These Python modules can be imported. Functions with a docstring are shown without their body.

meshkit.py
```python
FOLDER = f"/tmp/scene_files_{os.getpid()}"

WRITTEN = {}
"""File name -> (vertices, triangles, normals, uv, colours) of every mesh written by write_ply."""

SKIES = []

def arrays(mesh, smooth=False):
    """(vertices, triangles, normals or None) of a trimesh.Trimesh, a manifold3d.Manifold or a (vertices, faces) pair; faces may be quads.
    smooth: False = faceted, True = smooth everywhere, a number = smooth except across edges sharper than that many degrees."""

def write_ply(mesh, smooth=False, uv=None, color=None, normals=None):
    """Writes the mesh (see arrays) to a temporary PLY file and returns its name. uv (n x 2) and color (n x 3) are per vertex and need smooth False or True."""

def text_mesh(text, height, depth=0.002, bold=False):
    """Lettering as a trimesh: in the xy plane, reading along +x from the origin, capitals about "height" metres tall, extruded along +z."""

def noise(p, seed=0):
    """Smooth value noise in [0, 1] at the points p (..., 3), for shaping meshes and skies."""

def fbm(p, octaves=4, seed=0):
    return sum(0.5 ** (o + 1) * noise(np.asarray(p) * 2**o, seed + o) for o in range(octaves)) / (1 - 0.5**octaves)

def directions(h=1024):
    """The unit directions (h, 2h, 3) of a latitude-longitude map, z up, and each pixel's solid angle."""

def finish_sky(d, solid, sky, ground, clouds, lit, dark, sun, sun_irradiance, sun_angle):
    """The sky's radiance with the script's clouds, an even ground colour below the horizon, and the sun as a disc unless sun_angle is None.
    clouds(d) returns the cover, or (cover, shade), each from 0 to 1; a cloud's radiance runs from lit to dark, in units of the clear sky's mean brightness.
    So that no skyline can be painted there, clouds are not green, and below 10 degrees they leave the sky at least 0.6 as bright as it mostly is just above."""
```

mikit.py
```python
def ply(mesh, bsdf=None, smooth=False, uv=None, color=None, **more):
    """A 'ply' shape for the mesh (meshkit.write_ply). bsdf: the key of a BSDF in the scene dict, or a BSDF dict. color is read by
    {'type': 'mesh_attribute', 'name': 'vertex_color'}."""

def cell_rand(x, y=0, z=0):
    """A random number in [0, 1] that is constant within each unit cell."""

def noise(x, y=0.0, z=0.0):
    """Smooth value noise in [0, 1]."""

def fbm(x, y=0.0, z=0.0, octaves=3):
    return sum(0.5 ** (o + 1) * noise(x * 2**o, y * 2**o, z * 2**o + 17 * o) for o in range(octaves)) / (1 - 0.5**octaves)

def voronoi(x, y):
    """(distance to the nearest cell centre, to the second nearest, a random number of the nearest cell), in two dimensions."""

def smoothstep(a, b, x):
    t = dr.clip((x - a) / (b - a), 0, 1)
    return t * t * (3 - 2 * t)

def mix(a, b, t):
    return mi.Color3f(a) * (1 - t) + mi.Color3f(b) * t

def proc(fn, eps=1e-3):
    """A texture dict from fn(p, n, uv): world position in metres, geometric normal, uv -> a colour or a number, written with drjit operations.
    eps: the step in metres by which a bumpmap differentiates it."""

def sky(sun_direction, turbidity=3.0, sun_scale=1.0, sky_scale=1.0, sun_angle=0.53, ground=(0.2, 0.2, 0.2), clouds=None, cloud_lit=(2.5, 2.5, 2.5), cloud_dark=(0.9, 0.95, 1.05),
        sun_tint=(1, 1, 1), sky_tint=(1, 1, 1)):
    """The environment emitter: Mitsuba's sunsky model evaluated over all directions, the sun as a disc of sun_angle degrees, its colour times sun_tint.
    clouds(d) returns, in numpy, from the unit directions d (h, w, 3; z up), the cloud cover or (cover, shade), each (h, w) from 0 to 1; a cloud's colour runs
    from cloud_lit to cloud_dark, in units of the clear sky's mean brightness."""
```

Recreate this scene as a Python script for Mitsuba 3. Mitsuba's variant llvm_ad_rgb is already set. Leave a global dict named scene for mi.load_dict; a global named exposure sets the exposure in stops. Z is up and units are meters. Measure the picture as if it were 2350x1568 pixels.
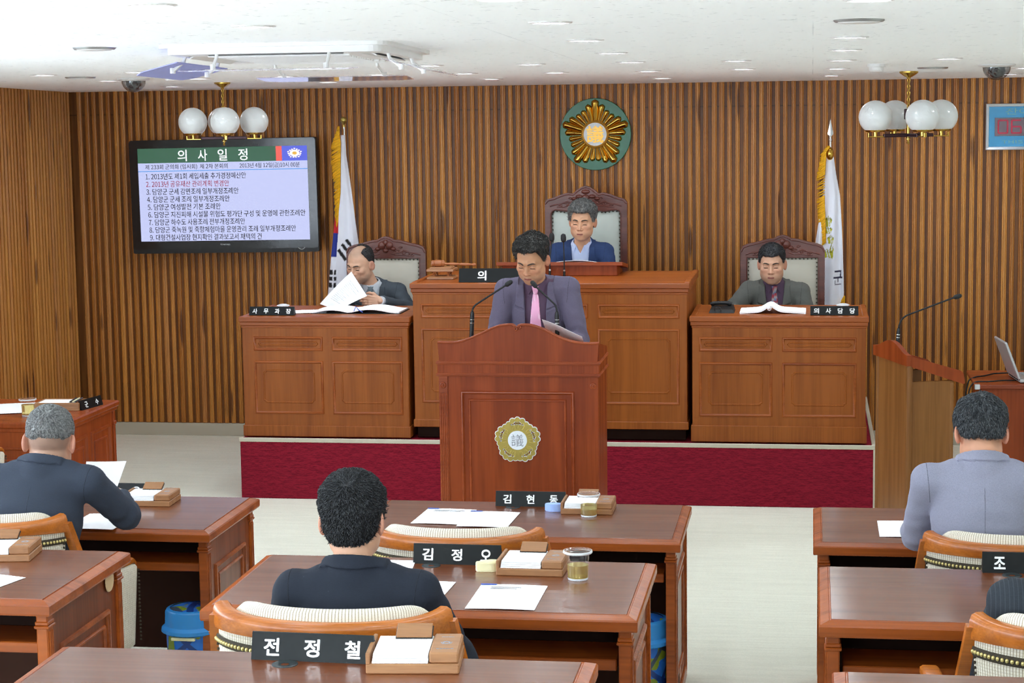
import math, glob
import numpy as np, trimesh, mitsuba as mi, drjit as dr, mikit, meshkit
import manifold3d as m3
from shapely.geometry import Polygon, box as sbox, Point
from shapely import affinity, union_all
from mikit import noise, fbm, cell_rand, smoothstep, mix, proc

T = mi.ScalarTransform4f
scene, labels = {}, {}

# ------------------------------------------------------------------ camera, light, exposure
CAM = np.array([0.0, 0.0, 2.41])
FWD, UP = np.array([-0.15266589, 0.9811363, -0.11859466]), np.array([-0.0046965, 0.11927972, 0.99284958])
scene['camera'] = {'type': 'perspective', 'fov': 29.582, 'fov_axis': 'x', 'near_clip': 0.05, 'far_clip': 100.0,
                   'to_world': T().look_at(origin=CAM.tolist(), target=(CAM + FWD).tolist(), up=UP.tolist())}
exposure = 0.85
WINDOW_LIGHT = (3.0, 3.4, 3.95)
LAMP_LIGHT = (36.0, 39.6, 42.4)
def ceil_z(y): return 2.844 - 0.0185 * y   # the ceiling falls slightly towards the front wall
WALL_Y, LEFT_X, RIGHT_X, REAR_Y = 13.94, -5.50, 3.9, -3.0

# ------------------------------------------------------------------ bookkeeping
used = {}
def numbered(name):
    n = used.get(name, 0); used[name] = n + 1
    return name if n == 0 else '%s_%03d' % (name, n)
def thing(name, label, cat, group=None):
    k = numbered(name); labels[k] = {'label': label, 'category': cat}
    if group: labels[k]['group'] = group
    return k
def struct(name, mesh=None, bsdf=None, label=None, smooth=False, **kw):
    labels[name] = {'kind': 'structure'}
    if label: labels[name]['label'] = label
    if mesh is not None: scene[name] = mikit.ply(mesh, bsdf, smooth, **kw)
    return name
def part(parent, name, mesh, bsdf, smooth=False, label=None, kind=None, **kw):
    k = numbered(parent + '__' + name)
    scene[k] = mikit.ply(mesh, bsdf, smooth, **kw)
    if label or kind:
        labels[k] = {}
        if label: labels[k]['label'] = label
        if kind: labels[k]['kind'] = kind
    return k
def solo(name, mesh, bsdf, label, cat, group=None, smooth=False, **kw):
    k = thing(name, label, cat, group); scene[k] = mikit.ply(mesh, bsdf, smooth, **kw); return k
class Proto:
    """parts in local space, shared by all copies"""
    def __init__(s): s.p = []
    def add(s, name, mesh, bsdf, smooth=False, label=None, kind=None, **kw):
        s.p.append((name, mikit.ply(mesh, bsdf, smooth, **kw), label, kind)); return s
    def place(s, key, M, skip=()):
        for name, d, label, kind in s.p:
            if name in skip: continue
            segs = name.split('__')
            k = numbered(key + '__' + name) if len(segs) == 1 else key + '__' + name
            scene[k] = {**d, 'to_world': T(M)}
            if label or kind:
                labels[k] = {}
                if label: labels[k]['label'] = label
                if kind: labels[k]['kind'] = kind
def mat4(x=0, y=0, z=0, rz=0, s=1.0):
    c, q = math.cos(math.radians(rz)) * s, math.sin(math.radians(rz)) * s
    return np.array([[c, -q, 0, x], [q, c, 0, y], [0, 0, s, z], [0, 0, 0, 1.0]])
def rotm(ax, deg):
    return trimesh.transformations.rotation_matrix(math.radians(deg), dict(x=[1, 0, 0], y=[0, 1, 0], z=[0, 0, 1])[ax])
def mv(m, x=0, y=0, z=0):
    m = m.copy(); m.apply_translation([x, y, z]); return m
def tf(m, M):
    m = m.copy(); m.apply_transform(M); return m
def cat(ms): return trimesh.util.concatenate(ms)

# ------------------------------------------------------------------ mesh helpers
def hull(pts): return trimesh.convex.convex_hull(np.asarray(pts, float))
def box(x0, x1, y0, y1, z0, z1, b=0.003):
    b = min(b, (x1 - x0) / 2.01, (y1 - y0) / 2.01, (z1 - z0) / 2.01)
    pts = []
    for x, sx in ((x0, 1), (x1, -1)):
        for y, sy in ((y0, 1), (y1, -1)):
            for z, sz in ((z0, 1), (z1, -1)):
                if b <= 0.0004: pts.append((x, y, z))
                else: pts += [(x, y + sy * b, z + sz * b), (x + sx * b, y, z + sz * b), (x + sx * b, y + sy * b, z)]
    return hull(pts)
def poly3(pts, plane, a, c, engine='earcut'):
    """2-D polygon (shapely or points) extruded between a and c along the axis the plane lacks"""
    g = pts if hasattr(pts, 'exterior') or hasattr(pts, 'geoms') else Polygon(pts)
    gs = [q for q in getattr(g, 'geoms', [g]) if q.area > 1e-12]
    out = []
    for q in gs:
        m = trimesh.creation.extrude_polygon(q, c - a, engine=engine); m.apply_translation([0, 0, a]); out.append(m)
    m = cat(out)
    if plane == 'xz':      # (x,z) extruded along y : (u,v,w)->(u,w,v)
        v = m.vertices[:, [0, 2, 1]]; m = trimesh.Trimesh(v, m.faces[:, ::-1], process=False)
    elif plane == 'yz':    # (u,v,w)->(w,u,v)
        m = trimesh.Trimesh(m.vertices[:, [2, 0, 1]], m.faces, process=False)
    return m
def lathe(prof, n=24, c=(0, 0, 0)):
    m = trimesh.creation.revolve(np.asarray(prof, float), sections=n); 
    if m.volume < 0: m.invert()
    m.apply_translation(c); return m
def tube(path, r, n=8, caps=True):
    P = np.asarray(path, float); k = len(P); R = np.broadcast_to(np.asarray(r, float), (k,))
    d = np.gradient(P, axis=0); d /= np.linalg.norm(d, axis=1, keepdims=True) + 1e-12
    u = np.cross(d[0], [0, 0, 1.0] if abs(d[0, 2]) < .9 else [1.0, 0, 0]); u /= np.linalg.norm(u)
    V = []
    for i in range(k):
        u = u - d[i] * (u @ d[i]); u /= np.linalg.norm(u); w = np.cross(d[i], u)
        a = np.arange(n) * 2 * np.pi / n
        V.append(P[i] + R[i] * (np.cos(a)[:, None] * u + np.sin(a)[:, None] * w))
    V = np.concatenate(V); F = []
    for i in range(k - 1):
        for j in range(n):
            a, b = i * n + j, i * n + (j + 1) % n
            F += [(a, b, b + n), (a, b + n, a + n)]
    if caps:
        for j in range(1, n - 1): F += [(0, j + 1, j), ((k - 1) * n, (k - 1) * n + j, (k - 1) * n + j + 1)]
    return trimesh.Trimesh(V, F, process=False)
def ring_sweep(path, prof, closed=True, fn=None):
    """moulding: profile points (u = inward offset, w = height) swept round a 2-D loop with mitres; fn maps (a,b,w)->xyz"""
    P = np.asarray(path, float); n = len(P)
    nx, pv = np.roll(P, -1, 0), np.roll(P, 1, 0)
    e1 = P - pv; e2 = nx - P
    e1 /= np.linalg.norm(e1, axis=1, keepdims=True); e2 /= np.linalg.norm(e2, axis=1, keepdims=True)
    n1 = np.stack([-e1[:, 1], e1[:, 0]], 1); n2 = np.stack([-e2[:, 1], e2[:, 0]], 1)
    if not closed: n1[0] = n2[0]; n2[-1] = n1[-1]
    m = n1 + n2; m /= (m * n1).sum(1, keepdims=True) * 1.0 + 1e-9
    k = len(prof); V = []
    for i in range(n):
        for u, w in prof: V.append((P[i, 0] + m[i, 0] * u, P[i, 1] + m[i, 1] * u, w))
    V = np.array(V); F = []
    for i in range(n if closed else n - 1):
        j = (i + 1) % n
        for q in range(k - 1):
            a, b, c, d = i * k + q, i * k + q + 1, j * k + q + 1, j * k + q
            F += [(a, d, c), (a, c, b)]
    if fn is not None: V = np.array([fn(*v) for v in V])
    return trimesh.Trimesh(V, F, process=False)
def grid_mesh(V, closed_u=False):
    """V (nu,nv,3) -> mesh"""
    nu, nv = V.shape[:2]; F = []
    idx = np.arange(nu * nv).reshape(nu, nv)
    a = idx[:-1, :-1].ravel(); b = idx[1:, :-1].ravel(); c = idx[1:, 1:].ravel(); d = idx[:-1, 1:].ravel()
    F = np.vstack([np.stack([a, b, c], 1), np.stack([a, c, d], 1)])
    if closed_u:
        a, b, c, d = idx[-1, :-1], idx[0, :-1], idx[0, 1:], idx[-1, 1:]
        F = np.vstack([F, np.stack([a, b, c], 1), np.stack([a, c, d], 1)])
    return trimesh.Trimesh(V.reshape(-1, 3), F, process=False)
def thick(V, t):
    """a thin sheet (nu,nv,3) given thickness t along its normals, closed at the rim"""
    du = np.gradient(V, axis=0); dv = np.gradient(V, axis=1); n = np.cross(du, dv); n /= np.linalg.norm(n, axis=2, keepdims=True) + 1e-12
    A, B = V + n * t / 2, V - n * t / 2
    nu, nv = V.shape[:2]; N = nu * nv; ma = grid_mesh(A); mb = grid_mesh(B)
    F = [ma.faces, mb.faces[:, ::-1] + N]
    idx = np.arange(N).reshape(nu, nv)
    rim = np.concatenate([idx[:, 0], idx[-1, 1:], idx[::-1, -1][1:], idx[0, ::-1][1:]])
    a, b = rim[:-1], rim[1:]
    F.append(np.vstack([np.stack([a, a + N, b + N], 1), np.stack([a, b + N, b], 1)]))
    return trimesh.Trimesh(np.vstack([A.reshape(-1, 3), B.reshape(-1, 3)]), np.vstack(F), process=False)
def arc(cx, cy, r, a0, a1, n):
    a = np.radians(np.linspace(a0, a1, n)); return np.stack([cx + r * np.cos(a), cy + r * np.sin(a)], 1)
def rrect(x0, x1, y0, y1, r, n=5):
    return np.vstack([arc(x1 - r, y0 + r, r, -90, 0, n), arc(x1 - r, y1 - r, r, 0, 90, n), arc(x0 + r, y1 - r, r, 90, 180, n), arc(x0 + r, y0 + r, r, 180, 270, n)])
def sphere(c, r, n=2):
    m = trimesh.creation.icosphere(n, 1.0); m.apply_scale(r); m.apply_translation(c); return m
def ball_low(c, r, n=6):
    a = np.arange(n) * 2 * np.pi / n
    V = [(0, 0, 1)] + [(.8 * np.cos(t), .8 * np.sin(t), .6) for t in a] + [(.9 * np.cos(t), .9 * np.sin(t), -.4) for t in a] + [(0, 0, -1)]
    return hull(np.array(V) * r + np.asarray(c))

# lettering: outlines of a font glyph (Noto Sans CJK, which ships with the renderer) as polygons
_font = {}
def glyphs(text, height, bold=0.0, big=110, squeeze=1.0, gap=0.0):
    from PIL import Image, ImageDraw, ImageFont
    if big not in _font:
        f = [q for q in glob.glob('/opt/blender-*/*/datafiles/fonts/Noto Sans CJK*')][0]
        _font[big] = (ImageFont.truetype(f, big), {})
    font, cache = _font[big]
    out, x = [], 0.0
    for ch in text:
        if ch not in cache:
            im = Image.new('L', (int(big * 1.6), int(big * 1.6)))
            ImageDraw.Draw(im).text((10, 10), ch, 255, font)
            on = np.pad((np.asarray(im) > 127), ((0, 0), (1, 1))).astype(np.int8)
            df = np.diff(on, axis=1); r, s = np.nonzero(df == 1); e = np.nonzero(df == -1)[1]
            g = None
            if len(r):
                from shapely import box as vbox
                g = union_all(vbox(s.astype(float), -(r + 1.0) , e.astype(float), -r.astype(float))).buffer(.5).buffer(-.5).simplify(.55)
            cache[ch] = (g, font.getlength(ch))
        g, adv = cache[ch]
        if g is not None:
            if bold: g = g.buffer(bold * big, quad_segs=2)
            out.append(affinity.translate(g, x - 10, 10))
        x += adv + gap * big
    s = height / (big * .86)
    g = union_all(out)
    x0, y0, x1, y1 = g.bounds
    return affinity.affine_transform(g, [s * squeeze, 0, 0, s, -x0 * s * squeeze, -(big * -1.02) * s]), (x1 - x0) * s * squeeze
def text_mesh(text, height, depth=.0015, **k):
    g, w = glyphs(text, height, **k)
    return cat([trimesh.creation.extrude_polygon(q, depth, engine='earcut') for q in getattr(g, 'geoms', [g]) if q.area > 1e-10]), w
def fit_text(text, width, height, depth=.0015, **k):
    """lettering scaled to fill width x height, centred on the origin in the xy plane"""
    m, w = text_mesh(text, height, depth, **k)
    lo, hi = m.bounds; c = (lo + hi) / 2
    m.apply_translation([-c[0], -c[1], 0]); m.apply_scale([width / (hi[0] - lo[0]), height / (hi[1] - lo[1]), 1]); return m

# ------------------------------------------------------------------ implicit surfaces for the figures
def smin(a, b, k):
    h = np.clip(.5 + .5 * (b - a) / k, 0, 1); return b + (a - b) * h - k * h * (1 - h)
def smax(a, b, k): return -smin(-a, -b, k)
def S_sph(p, c, r): return np.linalg.norm(p - np.asarray(c), axis=1) - r
def S_ell(p, c, r, R=None):
    q = p - np.asarray(c)
    if R is not None: q = q @ R
    r = np.asarray(r, float); k0 = np.linalg.norm(q / r, axis=1); k1 = np.linalg.norm(q / (r * r), axis=1)
    return k0 * (k0 - 1) / (k1 + 1e-9)
def S_cap(p, a, b, r1, r2):
    a, b = np.asarray(a, float), np.asarray(b, float); ab = b - a
    t = np.clip((p - a) @ ab / (ab @ ab), 0, 1)
    return np.linalg.norm(p - a - t[:, None] * ab, axis=1) - (r1 + (r2 - r1) * t)
def S_box(p, c, h, R=None, r=0.0):
    q = p - np.asarray(c)
    if R is not None: q = q @ R
    q = np.abs(q) - (np.asarray(h) - r)
    return np.linalg.norm(np.maximum(q, 0), axis=1) + np.minimum(q.max(1), 0) - r
def axis_nodes(lo, hi, h, fine=None, hf=None):
    """grid nodes with a finer stretch inside fine=(a,b)"""
    if fine is None: return np.arange(lo, hi + h, h)
    a, b = max(fine[0], lo), min(fine[1], hi)
    L = [np.arange(a, b + hf, hf)]
    x = a; s = hf; low = []
    while x > lo: s = min(s * 1.25, h); x -= s; low.append(x)
    x = L[0][-1]; s = hf; up = []
    while x < hi: s = min(s * 1.25, h); x += s; up.append(x)
    return np.concatenate([low[::-1], L[0], up])
def surfnet(f, xs, ys, zs, B=6):
    nx, ny, nz = len(xs), len(ys), len(zs)
    def blocks(a): 
        st = np.arange(0, len(a), B); en = np.minimum(st + B - 1, len(a) - 1); return st, (a[st] + a[en]) / 2, (a[en] - a[st]) / 2 + .5 * np.diff(a).max()
    sx, cx, hx = blocks(xs); sy, cy, hy = blocks(ys); sz, cz, hz = blocks(zs)
    C = np.stack(np.meshgrid(cx, cy, cz, indexing='ij'), -1).reshape(-1, 3)
    rad = np.sqrt(hx[:, None, None] ** 2 + hy[None, :, None] ** 2 + hz[None, None, :] ** 2)
    vc = f(C).reshape(len(cx), len(cy), len(cz))
    act = np.abs(vc) < rad * 1.35 + .012
    rep = lambda a, n: np.repeat(np.repeat(np.repeat(a, B, 0), B, 1), B, 2)[:n[0], :n[1], :n[2]]
    V = rep(np.sign(vc) * 1.0, (nx, ny, nz)).astype(np.float32); M = rep(act, (nx, ny, nz))
    I = np.nonzero(M)
    P = np.stack([xs[I[0]], ys[I[1]], zs[I[2]]], 1)
    V[I] = f(P)
    V[[0, -1]] = 1; V[:, [0, -1]] = 1; V[:, :, [0, -1]] = 1
    s = V < 0
    c8 = [s[i:nx - 1 + i, j:ny - 1 + j, k:nz - 1 + k] for i in (0, 1) for j in (0, 1) for k in (0, 1)]
    cnt = sum(c.astype(np.int8) for c in c8); mixed = (cnt > 0) & (cnt < 8)
    ci = np.nonzero(mixed); n = len(ci[0])
    ids = -np.ones(mixed.shape, np.int64); ids[ci] = np.arange(n)
    acc = np.zeros((n, 3)); num = np.zeros(n)
    X = (xs, ys, zs)
    corner = [np.array(c) for c in np.ndindex(2, 2, 2)]
    for a in range(3):
        for c in corner:
            if c[a]: continue
            d = c.copy(); d[a] = 1
            i0 = tuple(ci[q] + c[q] for q in range(3)); i1 = tuple(ci[q] + d[q] for q in range(3))
            v0, v1 = V[i0], V[i1]; cr = (v0 < 0) != (v1 < 0)
            t = np.where(cr, v0 / np.where(cr, v0 - v1, 1), 0)
            for q in range(3):
                x0, x1 = X[q][i0[q]], X[q][i1[q]]
                acc[:, q] += np.where(cr, x0 + (x1 - x0) * t, 0)
            num += cr
    verts = acc / num[:, None]
    F = []
    for a in range(3):
        b, c = (a + 1) % 3, (a + 2) % 3
        sl0 = [slice(None)] * 3; sl1 = [slice(None)] * 3
        sl0[a] = slice(0, -1); sl1[a] = slice(1, None)
        e = s[tuple(sl0)] != s[tuple(sl1)]
        E = np.nonzero(e); E = np.stack(E, 1)
        ok = (E[:, b] > 0) & (E[:, c] > 0) & (E[:, b] < (nx, ny, nz)[b] - 1) & (E[:, c] < (nx, ny, nz)[c] - 1)
        E = E[ok]
        def cell(db, dc):
            q = E.copy(); q[:, b] += db; q[:, c] += dc; return ids[q[:, 0], q[:, 1], q[:, 2]]
        q0, q1, q2, q3 = cell(-1, -1), cell(0, -1), cell(0, 0), cell(-1, 0)
        inside = s[tuple(E.T)]
        A = np.stack([q0, q1, q2], 1); Bq = np.stack([q0, q2, q3], 1)
        A[~inside] = A[~inside][:, ::-1]; Bq[~inside] = Bq[~inside][:, ::-1]
        F += [A, Bq]
    F = np.vstack(F); F = F[(F >= 0).all(1)]
    return trimesh.Trimesh(verts, F, process=False)

# ------------------------------------------------------------------ materials
def lin(r, g, b):
    c = np.array([r, g, b]) / 255.0
    return np.where(c <= .04045, c / 12.92, ((c + .055) / 1.055) ** 2.4).tolist()
def rgb(c): return {'type': 'rgb', 'value': [float(x) for x in c]}
def M(name, base, rough=.5, two=False, **k):
    d = {'type': 'principled', 'base_color': base if isinstance(base, dict) else rgb(base), 'roughness': rough, **k}
    scene['mat_' + name] = {'type': 'twosided', 'bsdf': d} if two else d
def wood_fn(c1, c2, axis, fine=1.0, band=3.0, knots=False):
    c1, c2 = lin(*c1), lin(*c2)
    def f(p, n, uv):
        q = dict(x=(p.y, p.z, p.x), y=(p.x, p.z, p.y), z=(p.x, p.y, p.z))[axis]
        wob = noise(q[0] * 6, q[1] * 6, q[2] * 1.2) * .6
        a = fbm(q[0] * 26 * fine + wob * band, q[1] * 26 * fine, q[2] * 1.4 * fine)
        b = noise(q[0] * 240 * fine, q[1] * 240 * fine, q[2] * 6 * fine)
        t = dr.clip(.75 * a + .25 * b + .35 * (noise(q[0] * 2.1, q[1] * 2.1, q[2] * 1.1) - .5), 0, 1)
        return mix(c1, c2, smoothstep(.2, .85, t))
    return proc(f)
# slats: every batten has its own tone, with knots and dark streaks
SL1, SL2, SL3, KNOT = lin(212, 148, 70), lin(160, 96, 36), lin(192, 132, 76), lin(84, 42, 24)
PITCH = 0.0562
def slat_fn(p, n, uv):
    u = p.x + p.y                      # front wall runs along x, side wall along y
    i = dr.floor(u / PITCH)
    r1, r2 = cell_rand(i, 3), cell_rand(i, 11)
    g = fbm(u * 130, i * 7.3, p.z * 1.6)
    c = mix(SL1, SL2, dr.clip(.7 * r1 + .6 * (g - .5) + .12, 0, 1))
    c = mix(c, SL3, smoothstep(.55, .95, r2) * .6)
    k = noise(u * 26 + 40 * r1, i * 3.7, p.z * 2.6 + 17 * r2)
    c = mix(c, KNOT, smoothstep(.80, .93, k) * .8)
    d = noise(u * 300, i * 5.1, p.z * 9)
    return c * (.82 + .36 * d)
M('slat', proc(slat_fn), .36, specular=.4, clearcoat=.15, clearcoat_gloss=.75)
BK1, BK2 = lin(126, 78, 36), lin(98, 56, 24)
def backing_fn(p, n, uv):
    u = p.x + p.y
    g = fbm(u * 40, 3.0, p.z * 1.2)
    c = mix(BK1, BK2, smoothstep(.25, .8, g))
    j = dr.abs(p.z - 2.415)
    return c * (1 - .55 * (1 - smoothstep(.0025, .005, j)))
M('backing', proc(backing_fn), .36, specular=.3)
M('mahogany', wood_fn((152, 84, 32), (124, 62, 20), 'z', .8), .4, specular=.25)
M('mahogany_edge', wood_fn((156, 82, 30), (128, 60, 20), 'x', .7), .32, specular=.35)
M('cherry', wood_fn((142, 62, 24), (114, 44, 14), 'z', .8), .4, specular=.25)
M('cherry_edge', wood_fn((148, 68, 30), (122, 50, 20), 'x', .6), .32, specular=.4)
DT = wood_fn((128, 68, 34), (106, 52, 26), 'x', .6)
scene['mat_desk_top'] = {'type': 'blendbsdf', 'weight': .45, 'a': {'type': 'roughplastic', 'diffuse_reflectance': DT, 'alpha': .025, 'int_ior': 2.3, 'nonlinear': False}, 'b': {'type': 'roughplastic', 'diffuse_reflectance': DT, 'alpha': .20, 'int_ior': 2.3, 'nonlinear': False}}
M('desk_edge', wood_fn((158, 78, 26), (118, 52, 16), 'x', .6), .28, specular=.5)
M('desk_inner', lin(58, 28, 15), .6, specular=.2)  # desk wood darkened: shade of the knee space put into the colour
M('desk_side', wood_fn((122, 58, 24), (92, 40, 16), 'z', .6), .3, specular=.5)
M('desk_dark', lin(34, 17, 10), .7, specular=.1)  # near black: shade under the tops and in recesses put into the colour
M('exec_wood', wood_fn((148, 68, 28), (118, 48, 18), 'z', .7), .3, specular=.4)
M('oak_box', wood_fn((158, 112, 74), (136, 92, 58), 'x', 1.6), .42)
M('chair_wood', wood_fn((186, 106, 36), (152, 78, 22), 'x', 1.2), .25, specular=.5, clearcoat=.6, clearcoat_gloss=.9)
M('carved', wood_fn((104, 52, 40), (78, 36, 28), 'x', 1.0), .32, specular=.5, clearcoat=.3, clearcoat_gloss=.8)
M('light_wood', wood_fn((134, 88, 44), (110, 68, 30), 'z', .9), .42, specular=.3)
M('gavel_wood', wood_fn((170, 102, 58), (140, 78, 42), 'x', 1.3), .25, clearcoat=.5)
M('block_wood', wood_fn((172, 122, 84), (146, 98, 64), 'x', 1.3), .3, clearcoat=.4)
CL1, CL2 = lin(222, 222, 208), lin(202, 202, 188)
def carpet_fn(p, n, uv):
    a = fbm(p.x * 5, p.y * 60, 1.0); b = noise(p.x * 220, p.y * 220, p.z * 90)
    return mix(CL1, CL2, dr.clip(.6 * a + .4 * b, 0, 1))
M('carpet', proc(carpet_fn), .95, specular=.1)
RC1, RC2 = lin(146, 34, 52), lin(104, 20, 36)
def redcarpet_fn(p, n, uv):
    a = fbm(p.x * 38, p.y * 100, p.z * 170, 3); b = noise(p.x * 110, p.y * 300, p.z * 420)
    return mix(RC1, RC2, smoothstep(.25, .8, .6 * a + .4 * b))
M('red_carpet', proc(redcarpet_fn), .95, specular=.1, sheen=.3)
M('baseboard', lin(196, 190, 172), .6)
def ceiling_fn(p, n, uv):
    sp = noise(p.x * 70, p.y * 70, 2.0) * noise(p.x * 31, p.y * 24, 5.0)
    dx = dr.abs(p.x / 1.2 - dr.round(p.x / 1.2)) * 1.2; dy = dr.abs(p.y / 2.4 - dr.round(p.y / 2.4)) * 2.4
    line = (1 - smoothstep(.0015, .003, dx)) * smoothstep(.40, .75, noise(p.x * 3, p.y * 1.3, 8))
    return mix(lin(240, 242, 243), lin(208, 211, 214), dr.clip(smoothstep(.56, .72, sp) * .8 + .7 * line, 0, 1))
M('ceiling', proc(ceiling_fn), .9, specular=.2)
M('plaster', lin(226, 226, 222), .9)
M('brass', lin(208, 172, 84), .16, metallic=1.0)
M('gold', lin(214, 172, 78), .13, metallic=1.0)
M('gold_matte', lin(196, 176, 96), .32, metallic=.85)
M('chrome', lin(225, 227, 230), .08, metallic=1.0)
M('alu', lin(206, 210, 214), .35, metallic=.9)
M('black_gloss', lin(12, 14, 16), .12, clearcoat=.6)
M('black', lin(20, 21, 22), .45)
M('black_mat', lin(28, 29, 30), .7)
M('plate_black', lin(15, 19, 20), .4, specular=.25)
M('white_ink', lin(238, 242, 244), .5)
M('grey_ink', lin(142, 146, 156), .7)
M('blue_ink', lin(70, 92, 180), .7)
M('paper', lin(244, 247, 250), .8, two=True)
M('white_plastic', lin(238, 238, 238), .35)
M('globe', lin(240, 246, 246), .14, specular=.4, clearcoat=.2, clearcoat_gloss=.95)
M('dark_bronze', lin(60, 40, 46), .25, metallic=.6)
M('green_board', lin(28, 104, 72), .3, clearcoat=.2)
M('emblem_white', lin(226, 232, 238), .35)
M('emblem_gold', lin(222, 168, 70), .3, metallic=.5)
M('silver_frame', lin(216, 220, 226), .3, metallic=.7)
M('timer_blue', lin(66, 156, 206), .4)
M('timer_dark', lin(86, 48, 62), .2, clearcoat=.5)
M('led_red', lin(190, 40, 74), .4)
M('timer_text', lin(128, 178, 178), .5)
M('flag', {'type': 'mesh_attribute', 'name': 'vertex_color'}, .8, two=True, sheen=.3)
M('fringe', {'type': 'mesh_attribute', 'name': 'vertex_color'}, .75, two=True)
M('cloth_cream', lin(204, 200, 186), .9, sheen=.2)
def weave_fn(p, n, uv):
    a = dr.abs(dr.sin(uv.x * 3.14159)) ; b = dr.abs(dr.sin(uv.y * 3.14159))
    d = smoothstep(.22, .55, a) * (.55 + .45 * smoothstep(.12, .5, b))
    return mix(lin(160, 146, 122), lin(234, 229, 214), d)
M('weave', proc(weave_fn), .9, sheen=.2)
M('seat_leather', lin(196, 204, 196), .5, specular=.4)
M('gimp', lin(58, 50, 36), .8)
M('nail', lin(222, 206, 140), .3, metallic=.5)
M('nail_dark', lin(86, 78, 62), .35, metallic=.6)
M('skin', {'type': 'mesh_attribute', 'name': 'vertex_color'}, .48, specular=.4)
M('hair', {'type': 'mesh_attribute', 'name': 'vertex_color'}, .42, specular=.4, two=True)
M('cup', {'type': 'rgb', 'value': [.97, .98, .98]}, .08, specular=.5, spec_trans=.0) 
scene['mat_cup'] = {'type': 'thindielectric', 'int_ior': 1.35}
scene['mat_cup_rim'] = {'type': 'twosided', 'bsdf': {'type': 'principled', 'base_color': rgb(lin(226, 232, 236)), 'roughness': .12, 'clearcoat': .6}}
scene['mat_tea'] = {'type': 'principled', 'base_color': rgb(lin(250, 232, 150)), 'roughness': .05, 'spec_trans': .85, 'eta': 1.33}
scene['mat_acrylic'] = {'type': 'blendbsdf', 'weight': .05, 'a': {'type': 'thindielectric', 'int_ior': 1.49}, 'b': {'type': 'twosided', 'bsdf': {'type': 'diffuse', 'reflectance': rgb(lin(196, 190, 236))}}}
scene['mat_dome'] = {'type': 'blendbsdf', 'weight': .35, 'a': {'type': 'thindielectric', 'int_ior': 1.6}, 'b': {'type': 'principled', 'base_color': rgb(lin(150, 152, 156)), 'roughness': .06, 'metallic': .9}}
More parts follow.
